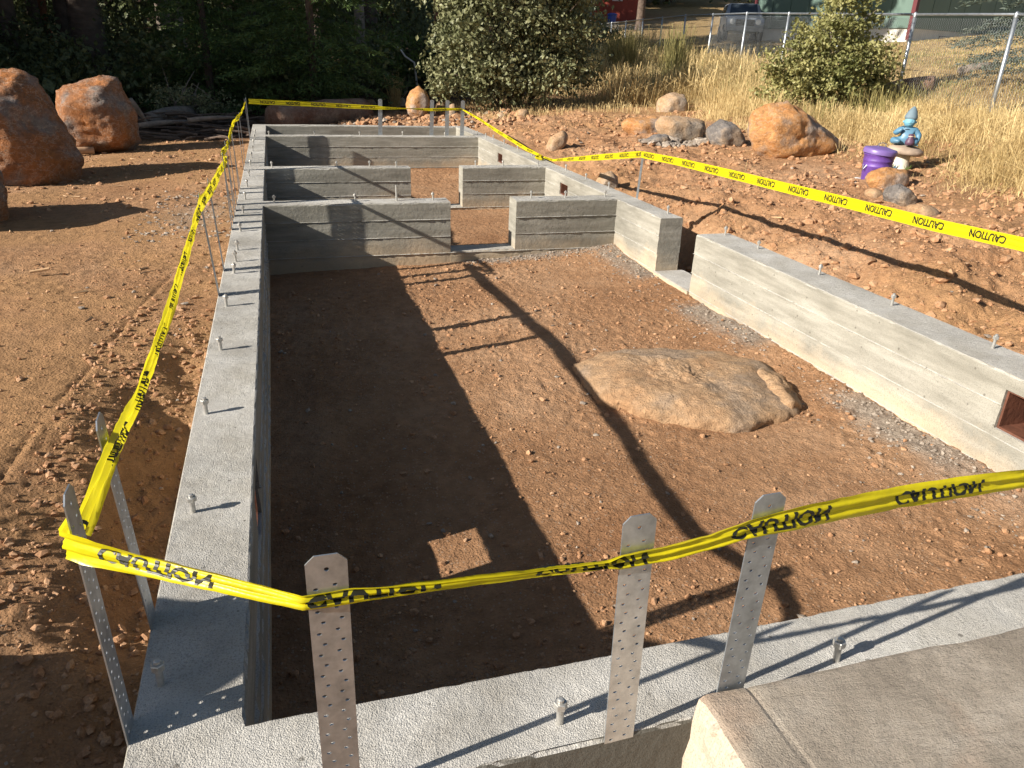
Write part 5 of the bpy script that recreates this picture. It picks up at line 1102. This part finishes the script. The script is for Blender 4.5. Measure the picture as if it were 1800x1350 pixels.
a = gpt((1548, 172)); b_ = gpt((1640, 158)); print('log', a, b_); a[2] += .10; b_[2] += .10; log_obj('field_log', lerpP(a, b_, 8), .14, LOGM, 'brown log lying in the field just beyond the fence post', seed=6)
a = gpt((1686, 131)); b_ = gpt((1742, 124)); print('log', a, b_); a[2] += .05; b_[2] += .05; log_obj('field_log', lerpP(a, b_, 6), .09, WOODG, 'grey weathered log higher up the mown field', seed=7)
a = onz((235, 548), -.2); b = MB(); P = [onz((176, 552), -.225), onz((190, 572), -.21), onz((203, 582), -.22), onz((217, 582), -.225)]; b.tube([tuple(p) for p in P], .0022, 5); tag(b.build('straw_stem', simple('pale_straw', (.6, .5, .35), .7)), 'single pale bent straw stem lying in the left yard', 'straw')

# ------------------------------------------------------------------ purple can and garden gnome
PUR = simple('purple_enamel', (.115, .050, .26), rough=.5, var=.3, scale=14); PURL = simple('purple_lid_enamel', (.17, .11, .32), rough=.4, var=.12, scale=5)
sc = lambda g, px: px * float((g - CAM) @ R[:, 2]) / F
g = gpt((1536, 318)); w_ = sc(g, 52) / 2; hc = sc(g, 50)
CAN = empty('lidded_can', (g[0], g[1], g[2] - .02), 'purple metal can with tilted lid behind the smooth orange rock', 'can')
b = MB(); b.lathe([(0, 0), (w_ * .80, 0), (w_ * .84, hc * .05), (w_ * .90, hc * .55), (w_ * .935, hc * .57), (w_ * .935, hc * .60), (w_ * .91, hc * .62), (w_ * .93, hc * .74), (w_ * .96, hc * .76), (w_ * .93, hc * .79), (w_ * .95, hc * .95), (w_ * 1.0, hc * .97), (w_ * .97, hc), (w_ * .9, hc * .98), (w_ * .88, hc * .7), (0, hc * .65)], 32); b.build('body', PUR, CAN, True)
b = MB(); b.lathe([(w_ * 1.06, -.015), (w_ * 1.07, .02), (w_ * 1.0, .035), (w_ * .8, .04), (w_ * .4, .055), (0, .06)], 32); ld = b.build('lid', PURL, CAN, True); ld.location = (0, 0, hc + .012); ld.rotation_euler = (.07, .06, 0)
b = MB(); b.tube([(-w_ * .3, 0, .05), (-w_ * .28, 0, .085), (0, 0, .095), (w_ * .28, 0, .085), (w_ * .3, 0, .05)], .005, 6); b.build('lid_handle', GALV, ld)
b = MB(); b.tube([(-w_ * .95, -.02, hc * .62), (-w_ * 1.12, 0, hc * .45), (-w_ * .95, .03, hc * .62)], .005, 6); b.build('side_handle', GALV, CAN)
g = gpt((1579, 302)); hT = sc(g, 108); k = hT / 1.0
GN = empty('garden_gnome', (g[0], g[1], hz(g[0], g[1]) - .01), 'blue garden gnome in a pointed hat sitting cross-legged on a stone mushroom', 'garden gnome')
GN.rotation_euler = (0, 0, math.atan2(g[1] - CAM[1], g[0] - CAM[0]) - math.pi / 2); GN.scale = (k, k, k)      # faces the camera along local -y
STM = simple('cream_stem', (.62, .56, .45), .8, var=.1, bump=.004); CAPM = simple('weathered_mushroom_cap', (.36, .27, .20), .8, var=.25, bump=.004); GBL = simple('blue_glazed_clay', (.085, .20, .30), .45, var=.25, scale=7); GFC = simple('pale_blue_face', (.15, .36, .47), .5, var=.1, scale=9); GHT = simple('grey_blue_hat', (.14, .20, .24), .7, var=.15); GPR = simple('dark_plum_clay', (.10, .05, .085), .5, var=.2); GWH = simple('cream_clay', (.6, .5, .4), .7)
b = MB(); b.lathe([(0, 0), (.17, 0), (.15, .04), (.115, .12), (.10, .2), (.12, .26), (.10, .27)], 24); o = b.build('mushroom_stem', STM, GN, True); o.rotation_euler = (0, .1, 0)
b = MB(); b.lathe([(.10, .225), (.24, .235), (.275, .262), (.265, .295), (.20, .325), (.1, .345), (0, .35)], 32); o = b.build('mushroom_cap', CAPM, GN, True); o.rotation_euler = (.02, .10, 0)
for k_, (dx, r_, c_) in enumerate(((-.13, .075, L_GRN), (-.05, .05, GBL), (.12, .08, L_GRN))):
    b = MB(); n_l = 7
    for t in range(n_l):
        a_ = t / n_l * 6.28; b.add([(0, 0, 0), (.03 * math.cos(a_ + .5), .03 * math.sin(a_ + .5), .05), (r_ * math.cos(a_), r_ * math.sin(a_), .11), (.03 * math.cos(a_ - .5), .03 * math.sin(a_ - .5), .05)], [(0, 1, 2, 3)])
    o = b.build('leaf_ornament', c_, GN); o.location = (dx, -.13, 0)
def skin(name, pts, edges, rad, mat, parent, sub=2, root=0):
    me = bpy.data.meshes.new(name); me.from_pydata(pts, edges, []); o = bpy.data.objects.new(name, me); link(o)
    sk = o.modifiers.new('s', 'SKIN'); sv = me.skin_vertices[0].data
    for i, r in enumerate(rad): sv[i].radius = (r, r) if not hasattr(r, '__len__') else r; sv[i].use_root = (i == root)
    ss = o.modifiers.new('b', 'SUBSURF'); ss.levels = sub; ss.render_levels = sub
    bpy.context.view_layer.update(); me2 = bpy.data.meshes.new_from_object(o.evaluated_get(bpy.context.evaluated_depsgraph_get())); bpy.data.objects.remove(o)
    me2.materials.clear(); me2.materials.append(mat); me2.polygons.foreach_set('use_smooth', [True] * len(me2.polygons)); o = bpy.data.objects.new(name, me2); link(o, parent); return o
pts = [(0, .02, .40), (0, .02, .50), (0, .01, .58), (.0, .0, .64), (.10, .01, .60), (.16, -.01, .52), (.155, -.05, .44), (.15, -.08, .37), (-.10, .01, .60), (-.165, -.04, .53), (-.12, -.09, .56), (-.07, -.10, .63),
       (.09, -.03, .40), (.15, -.12, .40), (.03, -.17, .385), (-.09, -.03, .40), (-.19, -.10, .42), (-.06, -.17, .41), (0, -.005, .70)]
eds = [(0, 1), (1, 2), (2, 3), (2, 4), (4, 5), (5, 6), (6, 7), (2, 8), (8, 9), (9, 10), (10, 11), (0, 12), (12, 13), (13, 14), (0, 15), (15, 16), (16, 17), (3, 18)]
rad = [.10, .095, .085, .045, .055, .045, .036, .022, .055, .045, .035, .022, .07, .058, .035, .07, .062, .035, .05]
skin('body', pts, eds, rad, GBL, GN)
bm = bmesh.new(); bmesh.ops.create_uvsphere(bm, u_segments=28, v_segments=20, radius=1)
for v in bm.verts:
    x, y, z = v.co; x *= .078; y *= .080; z2 = z * .092
    if y < 0: y -= .022 * math.exp(-(x / .018) ** 2 - ((z2 + .002) / .020) ** 2) ; y += .010 * (math.exp(-((abs(x) - .030) / .014) ** 2 - ((z2 - .022) / .010) ** 2)) ; y -= .008 * math.exp(-(x / .03) ** 2 - ((z2 + .042) / .008) ** 2) ; y += .006 * math.exp(-(x / .03) ** 2 - ((z2 + .032) / .005) ** 2)
    y -= .008 * math.exp(-((abs(x) - .045) / .018) ** 2 - ((z2 + .008) / .018) ** 2) if y < 0 else 0
    v.co = (x, y, z2)
hd = from_bm('head', bm, GFC, GN, True); hd.location = (0, -.025, .735)
for s in (-1, 1):
    b = MB(); b.lathe([(0, -.02), (.014, -.014), (.018, 0), (.014, .016), (0, .022)], 10); o = b.build('ear', GFC, hd, True); o.location = (s * .078, .01, 0)
    b = MB(); b.lathe([(0, -.006), (.007, 0), (0, .006)], 8); o = b.build('eye', GPR, hd, True); o.location = (s * .029, -.068, .022)
b = MB(); b.lathe([(.075, .0), (.088, .015), (.088, .045), (.08, .08), (.062, .135), (.038, .185), (.018, .215), (0, .225)], 24); o = b.build('hat', GHT, GN, True); o.location = (0, -.01, .775); o.rotation_euler = (-.06, .10, 0)
b = MB(); b.lathe([(0, 0), (.062, 0), (.066, .05), (.050, .10), (.032, .13), (.036, .15)], 20); b.lathe([(.036, .15), (.040, .165), (.03, .185), (.0, .19)], 20); o = b.build('jug', GPR, GN, True); o.location = (.065, -.165, .36)
b = MB(); b.lathe([(.034, 0), (.04, .008), (.034, .016)], 18); o = b.build('jug_band', GWH, GN, True); o.location = (.065, -.165, .50)
for s, (hx_, hy_, hz_) in ((1, (.15, -.105, .365)), (-1, (-.065, -.115, .66))):
    for f in range(4):
        b = MB(); b.tube([(hx_ + (f - 1.5) * .012, hy_, hz_), (hx_ + (f - 1.5) * .014, hy_ - .018, hz_ - .004 + .012 * (s < 0)), (hx_ + (f - 1.5) * .014, hy_ - .026, hz_ - .018 + .03 * (s < 0))], [.008, .007, .005], 6); b.build('finger', GBL, GN, True)
    b = MB(); b.tube([(hx_ - s * .02, hy_, hz_), (hx_ - s * .034, hy_ - .014, hz_ + .006)], [.008, .006], 6); b.build('thumb', GBL, GN, True)
for c in GN.children:
    if c.name.startswith('mushroom') or c.name.startswith('leaf'): c.location.z *= 1.2; c.scale.z = 1.2
    else: c.location.z = .1085 + .89 * c.location.z; c.scale = (1.08, 1.05, .89)
q = gpt((1516, 318)); stones('white_stones', np.array([[q[0] + .05 * i, q[1] + .03 * (i % 2), q[2] + .02] for i in range(-1, 2)]), np.array([.035, .028, .03]), WHITEC, 'few white pebbles at left foot of the purple can', 'pebbles', seed=99)
print('stage 2 done')
